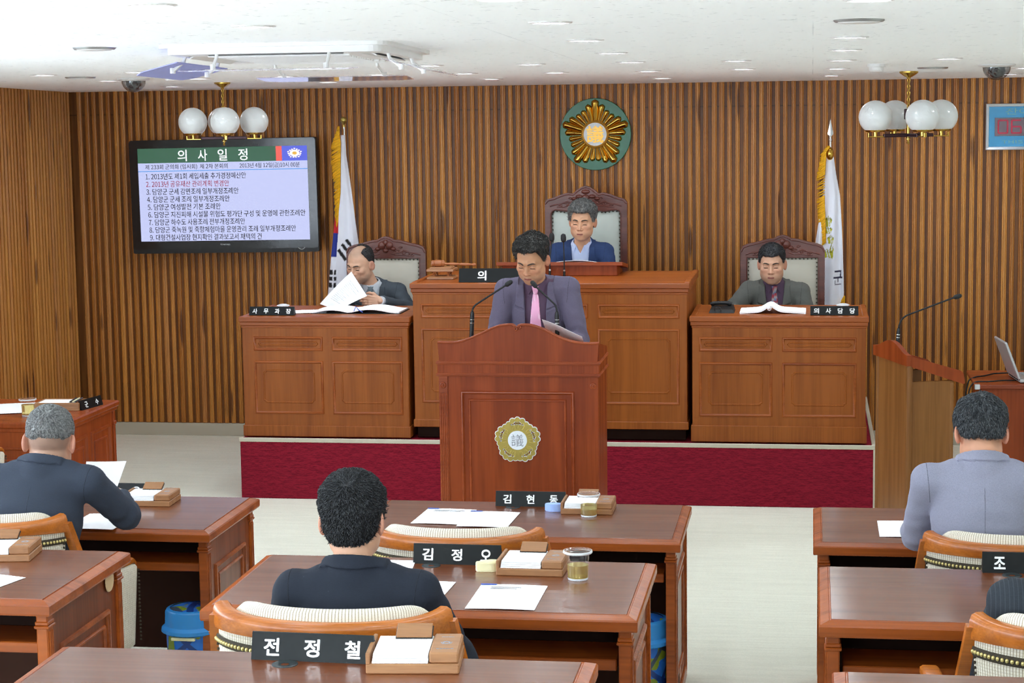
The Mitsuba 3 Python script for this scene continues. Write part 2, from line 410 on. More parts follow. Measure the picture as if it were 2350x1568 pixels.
scene['mat_bluefilm'] = {'type': 'twosided', 'bsdf': {'type': 'diffuse', 'reflectance': rgb(lin(176, 180, 236))}}
M('soap_blue', lin(160, 188, 244), .4)
M('soap_yellow', lin(240, 236, 190), .4)
M('sticker', lin(204, 180, 140), .6)
M('grommet', lin(44, 50, 52), .4)
M('laptop', lin(196, 200, 204), .35, metallic=.5)
M('keys', lin(150, 154, 160), .5)
def bin_fn(p, n, uv):
    ck = dr.maximum(1 - smoothstep(.012, .016, dr.abs((p.x + p.z) / .14 - dr.round((p.x + p.z) / .14)) * .14), 1 - smoothstep(.012, .016, dr.abs((p.x - p.z + p.y) / .14 - dr.round((p.x - p.z + p.y) / .14)) * .14))
    g = smoothstep(.55, .62, noise(p.x * 26, p.y * 26, p.z * 26))
    c = mix(lin(44, 128, 214), lin(28, 70, 170), noise(p.x * 14, p.y * 14, p.z * 14))
    c = mix(c, lin(122, 140, 40), g)
    return mix(c, lin(22, 34, 96), ck * .8)
M('bin_print', proc(bin_fn), .35)
M('bin_blue', lin(52, 138, 208), .35)

scene['mat_screen'] = {'type': 'diffuse', 'reflectance': rgb((.10, .10, .11))}
# ================================================================== ROOM
struct('floor', box(LEFT_X - .1, RIGHT_X + .1, REAR_Y - .1, WALL_Y + .1, -.12, 0.0, 0), 'mat_carpet', 'pale beige carpeted floor at the front of the chamber')
for i, (y0, y1, z0, z1) in enumerate(((4.53, 6.36, 0, .19), (-3.0, 4.53, 0, .38))):
    struct('floor_tier' if i == 0 else 'floor_tier_001', box(LEFT_X, RIGHT_X, y0, y1, z0, z1, .004), 'mat_carpet')
zc = lambda y: ceil_z(y)
struct('ceiling', hull([(x, y, zc(y) + h) for x in (LEFT_X - .1, RIGHT_X + .1) for y in (REAR_Y - .1, WALL_Y + .1) for h in (0, .12)]), 'mat_ceiling', 'white speckled plasterboard ceiling')
struct('wall_front', box(LEFT_X - .1, RIGHT_X + .1, WALL_Y, WALL_Y + .1, 0.0, 2.62, 0), 'mat_backing', 'front wall of varnished brown boards behind upright battens')
struct('wall_left', box(LEFT_X - .1, LEFT_X, 11.5, WALL_Y, 0.0, 2.66, 0), 'mat_backing', 'left wall clad in upright wooden battens')
struct('wall_left_plain', box(LEFT_X - .1, LEFT_X, REAR_Y, 11.5, 0.0, 2.95, 0), 'mat_plaster')
struct('wall_right', box(RIGHT_X, RIGHT_X + .1, REAR_Y, WALL_Y, 0.0, 2.95, 0), 'mat_plaster')
struct('wall_rear', box(LEFT_X - .1, RIGHT_X + .1, REAR_Y - .1, REAR_Y, 0.0, 2.95, 0), 'mat_plaster')
struct('baseboard_front', box(LEFT_X, RIGHT_X, WALL_Y - .012, WALL_Y, 0.0, .096, .002), 'mat_baseboard')
struct('baseboard_left', box(LEFT_X, LEFT_X + .012, 11.5, WALL_Y - .012, 0.0, .096, .002), 'mat_baseboard')
# battens: reeded half-round strips, one entry each
PRO = [(-.0165, 0), (-.0165, .012), (-.0135, .0165), (-.0085, .018), (-.0065, .0155), (-.0042, .0195), (.0042, .0195), (.0065, .0155), (.0085, .018), (.0135, .0165), (.0165, .012), (.0165, 0)]
rng = np.random.default_rng(5)
def slat(z0, z1, sx):
    m = trimesh.creation.extrude_polygon(Polygon([(u * sx, w) for u, w in PRO]), z1 - z0, engine='earcut'); m.apply_translation([0, 0, z0]); return m
variants = [mikit.ply(slat(.10, 2.60, s), 'mat_slat') for s in (.92, 1.0, 1.08)]
variants_left = [mikit.ply(slat(.10, 2.66, s), 'mat_slat') for s in (.92, 1.0, 1.08)]
k0 = math.ceil((LEFT_X + .02 + 13.93) / PITCH); k = k0
while True:
    x = (k + .5) * PITCH - 13.93
    if x > 2.6: break
    if x > LEFT_X + .03:
        tilt = math.radians(rng.normal(0, .07)); R = np.array([[-1, 0, math.sin(tilt), x + rng.normal(0, .0012) - math.sin(tilt) * 1.3], [0, -1, 0, WALL_Y], [0, 0, 1, 0], [0, 0, 0, 1.0]])
        scene[numbered('wall_front__batten')] = {**variants[rng.integers(3)], 'to_world': T(R)}
    k += 1
k = math.ceil((11.55 - 5.49) / PITCH)
while (k + .5) * PITCH + 5.49 < WALL_Y - .04:
    y = (k + .5) * PITCH + 5.49
    R = np.array([[0, 1, 0, LEFT_X], [-1, 0, 0, y + rng.normal(0, .001)], [0, 0, 1, 0], [0, 0, 0, 1.0]])
    scene[numbered('wall_left__batten')] = {**variants_left[rng.integers(3)], 'to_world': T(R)}
    k += 1

# windows behind the audience: frosted panes lit by the day outside
def window(n, x0, x1, y0, y1, z0, z1, nx):
    name = 'window_%d' % n; labels[name] = {'kind': 'structure'}
    along_x = abs(x1 - x0) > .1
    L = (x1 - x0) if along_x else (y1 - y0)
    H = z1 - z0
    pane = trimesh.Trimesh([(.05, 0, .05), (L - .05, 0, .05), (L - .05, 0, H - .05), (.05, 0, H - .05)], [(0, 2, 1), (0, 3, 2)])
    fr = [box(0, L, -.02, .05, 0, .06), box(0, L, -.02, .05, H - .06, H), box(0, .06, -.02, .05, 0, H), box(L - .06, L, -.02, .05, 0, H)] + [box(L * i / nx - .025, L * i / nx + .025, -.02, .045, 0, H) for i in range(1, nx)]
    Mx = np.eye(4)
    if along_x: Mx[:3, 3] = (x0, REAR_Y + .03, z0)
    else:
        Mx = np.array([[0, 1, 0, LEFT_X + .03], [-1, 0, 0, y1], [0, 0, 1, z0], [0, 0, 0, 1.0]])
    scene[name + '__pane'] = mikit.ply(tf(pane, Mx), 'mat_white_plastic', emitter={'type': 'area', 'radiance': rgb(WINDOW_LIGHT)})
    n0 = scene[name + '__pane']
    scene[name + '__frame'] = mikit.ply(tf(cat(fr), Mx), 'mat_alu')
window(1, -5.0, -1.2, 0, 0, 1.15, 2.6, 4)
window(2, -.4, 3.2, 0, 0, 1.15, 2.6, 4)
window(3, LEFT_X, LEFT_X, 4.6, 8.2, 1.0, 2.5, 4)
window(4, LEFT_X, LEFT_X, -1.5, 3.4, 1.2, 2.6, 5)

# dais with a red carpeted riser
DX0, DX1, DY, DZ = -3.552, .372, 11.64, .39
labels['dais'] = {'label': 'raised dais with red carpet riser under the three front desks', 'category': 'platform'}
scene['dais__riser'] = mikit.ply(box(DX0, DX1, DY, WALL_Y - .02, 0.0, DZ - .012, .004), 'mat_red_carpet')
scene['dais__nosing'] = mikit.ply(cat([box(DX0 - .006, DX1 + .006, DY - .006, DY + .012, DZ - .030, DZ - .004, .003), box(DX1 - .012, DX1 + .012, DY - .004, WALL_Y - .3, DZ - .030, DZ - .004, .003), box(DX1 - .004, DX1 + .014, DY - .004, DY + .3, 0, DZ - .03, .002)]), 'mat_baseboard')
labels['dais__nosing'] = {'label': 'cream edge strip'}
scene['dais__step'] = mikit.ply(box(-2.44, -.74, 12.72, WALL_Y - .03, DZ - .012, DZ + .10, .004), 'mat_red_carpet')

# ------------------------------------------------------------------ ceiling fittings
dl = Proto()
dl.add('trim_ring', lathe([(.063, .004), (.0635, -.003), (.068, -.006), (.078, -.004), (.081, .0), (.081, .004)], 28), 'mat_white_plastic', 40)
dl.add('diffuser', lathe([(.0635, -.001), (.05, -.0045), (.025, -.006), (.0005, -.0065)], 24), 'mat_white_plastic', True, emitter={'type': 'area', 'radiance': rgb(LAMP_LIGHT)})
LAMPS = [(-1.97, 5.68), (-1.97, 6.77), (-4.36, 10.69), (-3.73, 10.5), (-4.35, 11.7), (-4.36, 12.95), (-3.74, 11.6), (-3.13, 10.4), (-3.16, 11.5), (-3.17, 12.6), (-2.63, 10.4), (-2.57, 11.47), (-2.03, 9.2), (-.92, 5.76), (-.92, 6.89),
         (-.935, 8.1), (-.945, 9.25), (-.95, 10.3), (-.966, 11.6), (-.976, 12.88), (-1.49, 10.36), (-1.515, 11.59), (-2.06, 12.52), (-2.05, 11.49), (-2.03, 10.3), (.15, 8.25), (.15, 9.36), (.15, 10.54), (.14, 11.7), (.12, 12.9),
         (-.40, 10.37), (-.41, 11.53), (.70, 10.55), (1.28, 13.2), (1.26, 12.1), (.17, 6.12)]
LAMPS += [(x, y) for y in (4.5, 3.2, 1.9, .6) for x in (-4.2, -3.1, -1.97, -.92, .17, 1.28, 2.3)] + [(x, y) for y in (8.2, 9.3, 10.5, 11.7) for x in (2.3,)] + [(-4.3, 6.8), (1.28, 6.9), (1.28, 9.3)]  # unseen lamps carrying on the grid, added to even out the light
for i, (x, y) in enumerate(LAMPS):
    k = thing('downlight', 'round white recessed downlight switched on in the ceiling grid', 'light', 'lit downlights in the white ceiling')
    dl.place(k, mat4(x, y, zc(y) + .001))
for x, y, lab in ((.162, 7.12, 'round unlit ceiling fitting in front of the row of downlights at right'), (-3.02, 7.97, 'round flat ceiling fitting near the bright left ceiling'), (-4.3, 11.1, 'round flat ceiling fitting between the leftmost downlights'), (.70, 11.82, 'small round ceiling vent beyond the right smoke detector')):
    k = thing('ceiling_fitting', lab, 'ceiling fitting')
    part(k, 'plate', lathe([(.0, -.012), (.07, -.012), (.078, -.006), (.082, .001)], 24, (x, y, zc(y))), 'mat_white_plastic', 30)
    part(k, 'rim', lathe([(.082, .001), (.084, -.008), (.089, -.004), (.092, .001)], 24, (x, y, zc(y))), 'mat_alu', 30)
for x, y, lab in ((.351, 11.15, 'white smoke detector left of the right chandelier'), (-3.62, 10.75, 'white smoke detector beside the left dome camera')):
    k = thing('smoke_detector', lab, 'smoke detector')
    part(k, 'base', lathe([(0, .001), (.052, .001), (.052, -.016), (.046, -.018), (0, -.018)], 24, (x, y, zc(y))), 'mat_white_plastic', 30)
    part(k, 'sensor_head', lathe([(.040, -.017), (.040, -.034), (.034, -.042), (0, -.044)], 24, (x, y, zc(y))), 'mat_white_plastic', 30)
for x, y, r, lab in ((-4.09, 11.43, .072, 'dome camera hanging from the ceiling at left above the television'), (1.04, 11.5, .078, 'dome camera hanging from the ceiling at right above the blue timer')):
    k = thing('dome_camera', lab, 'camera'); z = zc(y)
    part(k, 'flange', lathe([(0, .001), (r * 1.35, .001), (r * 1.37, -.006), (r * 1.2, -.014), (r * .9, -.016), (0, -.016)], 32, (x, y, z)), 'mat_white_plastic', 30)
    a = np.radians(np.linspace(0, 90, 12))
    part(k, 'dome', lathe(np.stack([r * np.cos(a), -.016 - r * .95 * np.sin(a)], 1), 32, (x, y, z)), 'mat_dome', True)
    part(k, 'lens_ball', sphere((x, y, z - .03), r * .62, 3), 'mat_black_gloss', True)
# ceiling cassette air conditioner with clear deflectors
ac = thing('air_conditioner', 'white four way ceiling cassette air conditioner with clear hanging air deflectors', 'air conditioner')
AX, AY = -2.21, 8.31; AZ = zc(AY); hw = .46
A0 = np.eye(4); A0[:3, 3] = (AX, AY, AZ); A0 = A0 @ rotm('x', -1.06)
def loc(m): return tf(m, A0)
fr = Polygon(rrect(-hw, hw, -hw, hw, .05)).difference(union_all([sbox(-.30, .42 * -1, .30, -.34), sbox(-.30, .34, .30, .42), sbox(-.42, -.30, -.34, .30), sbox(.34, -.30, .42, .30)]))
part(ac, 'panel', loc(poly3(fr, 'xy', -.042, .002)), 'mat_white_plastic')
part(ac, 'rim', loc(poly3(Polygon(rrect(-.49, .49, -.49, .49, .06)), 'xy', -.016, .001)), 'mat_white_plastic')
part(ac, 'outlet_void', loc(box(-.43, .43, -.43, .43, -.02, -.017, 0)), 'mat_black_mat')
for i in range(4):
    part(ac, 'louvre', loc(tf(tf(box(-.29, .29, -.03, .03, -.003, .003, .001), rotm('x', 28)), rotm('z', 90 * i) @ trimesh.transformations.translation_matrix([0, -.38, -.036]))), 'mat_white_plastic')
part(ac, 'intake_grille', loc(cat([box(-.27, .27, -.27 + .045 * i, -.245 + .045 * i, -.050, -.040, .002) for i in range(12)] + [box(-.29, .29, -.29, -.27, -.050, -.038, .002), box(-.29, .29, .27, .29, -.050, -.038, .002)])), 'mat_white_plastic')
for i in range(4):
    Q = rotm('z', 90 * i)
    film = 'mat_bluefilm' if i == 3 else 'mat_acrylic'
    out = -.50 if i != 2 else -.60
    sheet = thick(np.array([[(x * (.30 if j == 0 else .36), out - .14 + .20 * j / 5 * 1.0, -.118 + (.05 if i % 2 else .012) * (j / 5)) for j in range(6)] for x in np.linspace(-1, 1, 9)]), .004)
    part(ac, 'deflector', loc(tf(sheet, Q)), film, label='deflector with bluish film' if i == 3 else 'clear acrylic deflector')
    for s in (-.24, .24):
        part(ac, 'clip', loc(tf(cat([tube([(s, -.44, -.03), (s, -.45, -.06), (s, out, -.10)], .008, 8), lathe([(0, -.012), (.012, -.012), (.012, .012), (0, .012)], 10, (s, out + .0, -.098))]), Q)), 'mat_white_plastic', 30)
# chandeliers
def chandelier(x, y, s, lab):
    k = thing('chandelier', lab, 'chandelier', None); z = zc(y)
    Mx = mat4(x, y, z, 0, s); P = lambda n, m, b, sm=30: part(k, n, tf(m, Mx), b, sm)
    P('canopy', lathe([(0, .002), (.053, .002), (.053, -.008), (.047, -.012), (.030, -.024), (.012, -.034), (.008, -.044), (0, -.044)], 28), 'mat_brass')
    links = []
    for i in range(9):
        t = np.linspace(0, 2 * np.pi, 11)[:-1]; c = -.05 - .0185 * i
        pth = np.stack([(.0075 * np.cos(t)) * (i % 2 == 0), (.0075 * np.cos(t)) * (i % 2 == 1), c + .0135 * np.sin(t)], 1)
        links.append(tube(np.vstack([pth, pth[:2]]), .0032, 6, False))
    P('chain', cat(links), 'mat_brass', True)
    P('column', box(-.024, .024, -.024, .024, -.272, -.212, .004), 'mat_dark_bronze')
    P('stem', lathe([(0, -.26), (.010, -.262), (.010, -.375), (.014, -.380), (.014, -.386), (.006, -.39), (.006, -.398), (.009, -.404), (.005, -.412), (0, -.414)], 16), 'mat_brass')
    for a in (20, 110, 200, 290):
        Q = rotm('z', a)
        part(k, 'arm', tf(tf(cat([box(.005, .15, -.012, .012, -.372, -.352, .003)]), Q), Mx), 'mat_dark_bronze', False)
        cup = cat([box(.15, .245, -.009, .009, -.372, -.364, .002), box(.238, .246, -.009, .009, -.372, -.345, .002), lathe([(0, -.366), (.013, -.366), (.013, -.342), (.052, -.341), (.058, -.334), (.060, -.328), (0, -.328)], 24, (.20, 0, 0))])
        part(k, 'cup', tf(tf(cup, Q), Mx), 'mat_brass', 30)
        t = np.radians(np.linspace(-52, 90, 18))
        part(k, 'globe', tf(tf(lathe(np.stack([.0945 * np.cos(t), -.256 + .0945 * np.sin(t)], 1), 32, (.20, 0, 0)), Q), Mx), 'mat_globe', True)
chandelier(-3.83, 12.4, 1.0, 'brass chandelier with four white glass globes in front of the television')
chandelier(.590, 12.4, 1.09, 'brass chandelier with four white glass globes left of the blue timer')
# ================================================================== DAIS FURNITURE
FRAME_PROF = [(0, 0), (.003, .007), (.008, .009), (.012, .006), (.015, .001), (.017, 0)]
def facing(a, b, w, Y): return (a, Y - w, b)
def moulded(x0, x1, z0, z1, Y, prof=FRAME_PROF, notch=0):
    if notch:
        r = notch; path = np.vstack([arc(x1, z0, r, 180, 90, 6), arc(x1, z1, r, 270, 180, 6), arc(x0, z1, r, 0, -90, 6), arc(x0, z0, r, 90, 0, 6)])
    else: path = [(x0, z0), (x1, z0), (x1, z1), (x0, z1)]
    return ring_sweep(path, prof, True, lambda a, b, w: (a, Y - w, b))
RAISED = [(0, 0), (.004, .0055), (.009, .0055), (.012, .001), (.014, 0)]
def crown(x0, x1, y0, y1, z0, z1, over=.016):
    """stepped cornice round front and sides"""
    steps = [(z0, z0 + .2 * (z1 - z0), .004), (z0 + .2 * (z1 - z0), z0 + .55 * (z1 - z0), .010), (z0 + .55 * (z1 - z0), z1, over)]
    return cat([box(x0 - o, x1 + o, y0 - o, y1, a, b, .003) for a, b, o in steps])
def dais_desk(label, x0, x1, y0, y1, z0, z1, cols, rows, base, kick=0, lip=.0):
    k = thing('dais_desk', label, 'desk')
    zb = z0 + kick
    part(k, 'front_panel', box(x0, x1, y0, y0 + .03, zb, z1 - .065), 'mat_mahogany')
    part(k, 'side_panel', box(x0, x0 + .03, y0 + .03, y1, zb, z1 - .065), 'mat_mahogany')
    part(k, 'side_panel', box(x1 - .03, x1, y0 + .03, y1, zb, z1 - .065), 'mat_mahogany')
    part(k, 'worktop', box(x0 + .01, x1 - .01, y0 + .02, y1, z1 - .03, z1 - .004), 'mat_mahogany_edge')
    part(k, 'cornice', crown(x0, x1, y0, y0 + .05, z1 - .07, z1), 'mat_mahogany_edge')
    for s in (0, 1):
        part(k, 'side_cornice', box((x0 - .014, x1 - .02)[s], (x0 + .02, x1 + .014)[s], y0 + .05, y1, z1 - .045, z1 + lip, .004), 'mat_mahogany_edge')
    part(k, 'plinth', box(x0 - .008, x1 + .008, y0 - .008, y1, zb, base, .004), 'mat_mahogany')
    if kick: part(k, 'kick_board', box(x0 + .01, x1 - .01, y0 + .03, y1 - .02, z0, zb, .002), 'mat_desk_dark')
    for a, b in cols:
        for c, d in rows:
            f = part(k, 'panel_moulding', moulded(a, b, c, d, y0), 'mat_mahogany_edge', 40)
            tall = d - c > .2
            m = .055 if tall else .028
            part(k, 'raised_panel', cat([moulded(a + m, b - m, c + m + (.012 if tall else 0), d - m, y0 + .001, RAISED, .016 if tall else .011)]), 'mat_mahogany', 40)
    return k
dais_desk('left dais desk of brown mahogany with four moulded panels and two nameplates of papers above', -3.53, -2.470, 11.68, 12.42, DZ, 1.147, [(-3.457, -3.012), (-2.953, -2.507)], [(.534, .869), (.933, 1.022)], .461)
dais_desk('tall central dais desk of brown mahogany behind the lectern', -2.438, -.746, 11.70, 12.66, DZ, 1.355, [(-2.388, -1.912), (-1.848, -1.350), (-1.289, -.792)], [(.610, 1.076), (1.139, 1.228)], .506, .068, .004)
dais_desk('right dais desk of brown mahogany with four moulded panels near the right flag', -.714, .322, 11.68, 12.42, DZ, 1.157, [(-.673, -.233), (-.174, .266)], [(.546, .877), (.943, 1.031)], .492)
labels['dais_desk']['label'] = 'left dais desk of brown mahogany with four moulded panels, nearest the television'

# reading stand on the central desk
rs = thing('reading_stand', 'red brown wooden reading stand on top of the tall central desk', 'reading stand')
part(rs, 'front_board', box(-1.965, -1.225, 12.27, 12.29, 1.352, 1.420), 'mat_cherry')
prof = [(12.29, 1.352), (12.62, 1.352), (12.62, 1.365), (12.29, 1.420)]
for x in (-1.965, -1.247): part(rs, 'side_board', poly3(prof, 'yz', x, x + .022), 'mat_cherry')
part(rs, 'slanted_top', hull([(x, y, z) for x in (-2.0, -1.19) for y, z in ((12.245, 1.420), (12.245, 1.442), (12.66, 1.372), (12.66, 1.394))]), 'mat_cherry_edge')
sh = np.array([[(-1.62 + .26 * u, 12.30 + .20 * v, 1.4375 - .117 * .2 * v + .010 * math.sin(u * 3.1) * 1) for v in np.linspace(0, 1, 5)] for u in np.linspace(0, 1, 9)])
solo('open_document', thick(sh, .003), 'mat_paper', 'white open document on the reading stand before the man in blue', 'paper', smooth=30)

# gavel and its stand
gs = thing('gavel_stand', 'pale wooden gavel stand with turned spindles on the tall desk', 'gavel stand')
gx0, gx1, gy0, gy1, gz = -2.405, -2.235, 11.99, 12.15, 1.354
part(gs, 'base', hull([(x, y, gz + z) for o, z in ((0, 0), (0, .010), (.012, .017)) for x in (gx0 + o, gx1 - o) for y in (gy0 + o, gy1 - o)]), 'mat_block_wood')
for x in (gx0 + .04, gx1 - .04):
    for y in (gy0 + .035, gy1 - .035):
        part(gs, 'spindle', lathe([(0, 0), (.010, 0), (.010, .004), (.006, .008), (.0095, .014), (.006, .020), (.009, .026), (.009, .030), (0, .030)], 14, (x, y, gz + .017)), 'mat_gavel_wood', 30)
part(gs, 'top', cat([box(gx0 - .002, gx1 + .002, gy0 - .002, gy1 + .002, gz + .047, gz + .064, .003), box(gx0 + .014, gx1 - .014, gy0 + .014, gy1 - .014, gz + .062, gz + .074, .004)]), 'mat_block_wood')
gv = thing('gavel', 'turned wooden gavel lying on its stand on the tall desk', 'gavel')
hd = lathe([(0, -.042), (.017, -.042), (.020, -.036), (.0205, -.026), (.018, -.023), (.0215, -.018), (.022, 0), (.0215, .018), (.018, .023), (.0205, .026), (.020, .036), (.017, .042), (0, .042)], 24)
Hm = trimesh.transformations.translation_matrix([-2.345, 12.06, gz + .0965]) @ rotm('z', 14) @ rotm('y', 90)
part(gv, 'head', tf(hd, Hm), 'mat_gavel_wood', 30)
ha = lathe([(0, .0), (.008, .0), (.008, .03), (.0055, .04), (.0085, .06), (.009, .09), (.006, .115), (.005, .12), (.0085, .13), (.0095, .155), (.007, .195), (.006, .20), (.010, .210), (.010, .222), (.006, .228), (0, .228)], 16)
part(gv, 'handle', tf(ha, trimesh.transformations.translation_matrix([-2.325, 12.065, gz + .094]) @ rotm('z', -4) @ rotm('y', 91.5)), 'mat_gavel_wood', 30)

# ------------------------------------------------------------------ nameplates
def nameplate(label, text, w, h, M4, spread=None, th=None, size=.62, xs=None, group=None, dep=.055):
    k = thing('nameplate', label, 'nameplate', group)
    t = .018
    prism = hull([(x, y, z) for x in (-w / 2, w / 2) for y, z in ((0, 0), (.002, 0), (t - .001, h), (t + .003, h), (dep - .002, 0), (dep, 0))])
    part(k, 'body', tf(prism, M4), 'mat_plate_black')
    lean = math.degrees(math.atan2(t, h))
    n = len(text); L = []
    for i, ch in enumerate(text):
        if ch == ' ': continue
        cx = xs[i] if xs is not None else (-w / 2 + w * (i + .5) / n if spread is None else spread * (i - (n - 1) / 2))
        gm = fit_text(ch, h * size * .92, h * size, .0012, bold=.028)
        L.append(mv(gm, cx, h * .5, 0))
    R = rotm('x', 90 - lean)
    part(k, 'lettering', tf(cat(L), M4 @ trimesh.transformations.translation_matrix([0, -.0008, 0]) @ R), 'mat_white_ink', label='white brushed lettering', kind='stuff')
    return k
nameplate('black nameplate with four white characters on the left dais desk', '사무과장', .290, .052, mat4(-3.365, 11.78, 1.146), size=.66)
nameplate('black nameplate with four white characters on the right dais desk', '의사담당', .285, .052, mat4(.135, 11.78, 1.156), size=.66)
nameplate('large black nameplate on the tall desk beside the gavel stand', '의', .46, .085, mat4(-1.935, 11.80, 1.352), xs=[-.085], size=.72)

# ------------------------------------------------------------------ gooseneck microphones
def mic(label, base, top, bend, head_dir, foot=.10, r=.011, rn=.0045, hr=.012, hl=.04, group=None):
    k = thing('microphone', label, 'microphone', group); base = np.array(base, float); top = np.array(top, float)
    up = np.array(bend, float) - base; up /= np.linalg.norm(up)
    b1 = base + up * foot
    part(k, 'base_tube', tube([base, b1 - up * .02, b1], [r, r, r * .7], 12), 'mat_black', 40)
    part(k, 'silver_ring', cat([tube([base + up * (foot * q), base + up * (foot * q + .004)], r * 1.06, 12) for q in (.66, .76)]), 'mat_chrome', 40, kind='stuff')
    P = [b1]; c = np.array(bend, float)
    for t in np.linspace(0, 1, 10)[1:]: P.append((1 - t) ** 2 * b1 + 2 * t * (1 - t) * (c - up * .0) + t * t * (c + (top - c) * .16))
    P.append(top)
    part(k, 'gooseneck', tube(P, rn, 8), 'mat_black_mat', True)
    d = np.array(head_dir, float); d /= np.linalg.norm(d)
    part(k, 'head', tube([top - d * .004, top, top + d * hl * .15, top + d * hl * .5, top + d * hl * .85, top + d * hl], [hr * .5, hr * .75, hr, hr * 1.05, hr * .9, hr * .35], 14), 'mat_black_mat', True)
    return k
mic('left slim gooseneck microphone standing before the man in blue on the tall desk', (-1.655, 12.24, 1.354), (-1.648, 12.30, 1.575), (-1.653, 12.25, 1.47), (.0, .15, 1), .05, .008, .0038, .0165, .05)
mic('right slim gooseneck microphone standing before the man in blue on the tall desk', (-1.556, 12.2, 1.354), (-1.561, 12.22, 1.575), (-1.556, 12.2, 1.47), (-.05, .15, 1), .05, .008, .0038, .0165, .05)

# ------------------------------------------------------------------ lectern
LY = 9.95
lc = thing('lectern', 'large red brown wooden lectern with a gold flower emblem on its front', 'lectern')
lx0, lx1 = -1.941, -1.097
part(lc, 'front_panel', box(lx0, lx1, LY, LY + .03, 0.0, 1.032), 'mat_cherry')
for x in (lx0, lx1 - .025): part(lc, 'side_panel', box(x, x + .025, LY + .03, LY + .42, 0.0, 1.032), 'mat_cherry')
part(lc, 'frieze', box(lx0 - .006, lx1 + .006, LY - .008, LY + .42, 1.03, 1.095, .003), 'mat_cherry')
for z in (1.028, 1.09): part(lc, 'moulding', cat([box(lx0 - .014, lx1 + .014, LY - .018, LY + .42, z, z + .008, .003), box(lx0 - .010, lx1 + .010, LY - .013, LY + .42, z - .006, z + .013, .003)]), 'mat_cherry_edge')
part(lc, 'plinth', box(lx0 - .012, lx1 + .012, LY - .012, LY + .42, 0.0, .09, .004), 'mat_cherry')
def LX(px): return -1.949 + (px - 1003) * (1.949 - 1.089) / 373
def LZ(py): return 1.198 - (py - 788) * .00231
CR = [(88, 238), (160, 241), (230, 240), (290, 228), (350, 207), (400, 186), (450, 164), (500, 140), (550, 117), (600, 101), (640, 95), (675, 92), (703, 93), (722, 102), (728, 116), (722, 128), (735, 138), (748, 128), (744, 114), (752, 100), (770, 94), (800, 93), (850, 96), (900, 108), (960, 130), (1010, 155), (1060, 181), (1120, 207), (1180, 226), (1230, 236), (1280, 242), (1340, 243), (1405, 241)]
CR = [(LX(980 + a / 3.564), LZ(720 + b / 3.564)) for a, b in CR]
poly = Polygon(CR + [(lx1 - .004, 1.096), (lx0 + .004, 1.096)])
part(lc, 'crest_board', poly3(poly, 'xz', LY - .004, LY + .028), 'mat_cherry')
part(lc, 'crest_bead', cat([tube([(a, LY - .004, b) for a, b in CR], .0055, 8), tube([(a, LY + .026, b) for a, b in CR], .0055, 8), poly3(poly.intersection(union_all([Polygon(np.vstack([[(a, b + .006) for a, b in CR], [(a, b - .004) for a, b in CR[::-1]]])).buffer(0)])), 'xz', LY - .006, LY + .028)]), 'mat_cherry_edge', 40, kind='stuff')
for s, dx in ((1, -.0125), (-1, .0125)):
    t = np.linspace(0, 2 * np.pi * 1.2, 14); r = .010 * (1 - t / 9)
    part(lc, 'scroll', tube(np.stack([-1.5185 + dx + s * r * np.cos(t), np.full(14, LY - .008), LZ(752) + r * np.sin(t)], 1), .0035, 6), 'mat_cherry_edge', True)
for x in (lx0 - .004, lx1 - .02): part(lc, 'crest_side', hull([(a, b, z) for a in (x, x + .024) for b, z in ((LY + .028, 1.09), (LY + .028, 1.196), (LY + .42, 1.09), (LY + .42, 1.135))]), 'mat_cherry')
part(lc, 'reading_top', hull([(x, y, z) for x in (lx0 + .01, lx1 - .01) for y, z in ((LY + .03, 1.17), (LY + .03, 1.185), (LY + .43, 1.11), (LY + .43, 1.125))]), 'mat_cherry_edge')
part(lc, 'outer_moulding', moulded(-1.826, -1.223, .14, .945, LY, [(0, 0), (.004, .011), (.010, .013), (.015, .007), (.018, 0)]), 'mat_cherry_edge', 40)
part(lc, 'inner_moulding', moulded(-1.785, -1.265, .18, .903, LY, [(0, 0), (.004, .006), (.010, .006), (.013, 0)]), 'mat_cherry_edge', 40)
part(lc, 'pilaster', cat([box(-1.941, -1.893, LY - .008, LY, .09, 1.026, .002)] + [tube([(x, LY - .0075, .12), (x, LY - .0075, .935)], .0042, 8) for x in (-1.932, -1.922, -1.912, -1.902)]), 'mat_cherry_edge', 40)
for x in (-1.918, -1.124):
    part(lc, 'rosette', tf(lathe([(.0, .012), (.004, .011), (.006, .006), (.010, .006), (.012, .009), (.016, .007), (.018, 0), (0, 0)], 20), trimesh.transformations.translation_matrix([x, LY - (.008 if x < -1.5 else 0), .975]) @ rotm('x', 90)), 'mat_cherry_edge', 30)
# flower emblem of the council
ex, ez, er = -1.525, .685, .122
def scallop(r0, r1, n_petal, lobes, phase=90):
    P = []
    for i in range(n_petal):
        a0 = phase + 360 / n_petal * i
        for j in range(lobes):
            a = a0 + (j - (lobes - 1) / 2) * 360 / n_petal / lobes
            rr = r0 + (r1 - r0) * math.cos((j - (lobes - 1) / 2) / lobes * math.pi * .92)
            P.append(Point(rr * math.cos(math.radians(a)), rr * math.sin(math.radians(a))).buffer(r1 * .150))
    return union_all(P + [Point(0, 0).buffer(r0 * .98)]).simplify(.0006)
sc = scallop(.72 * er, .90 * er, 5, 5)
EM = trimesh.transformations.translation_matrix([ex, LY, ez]) @ rotm('x', 90)
part(lc, 'emblem_rim', tf(poly3(sc, 'xy', 0, .006), EM), 'mat_emblem_white')
eb = part(lc, 'emblem', tf(poly3(sc.buffer(-.004), 'xy', 0, .010), EM), 'mat_gold_matte', label='gold flower emblem')
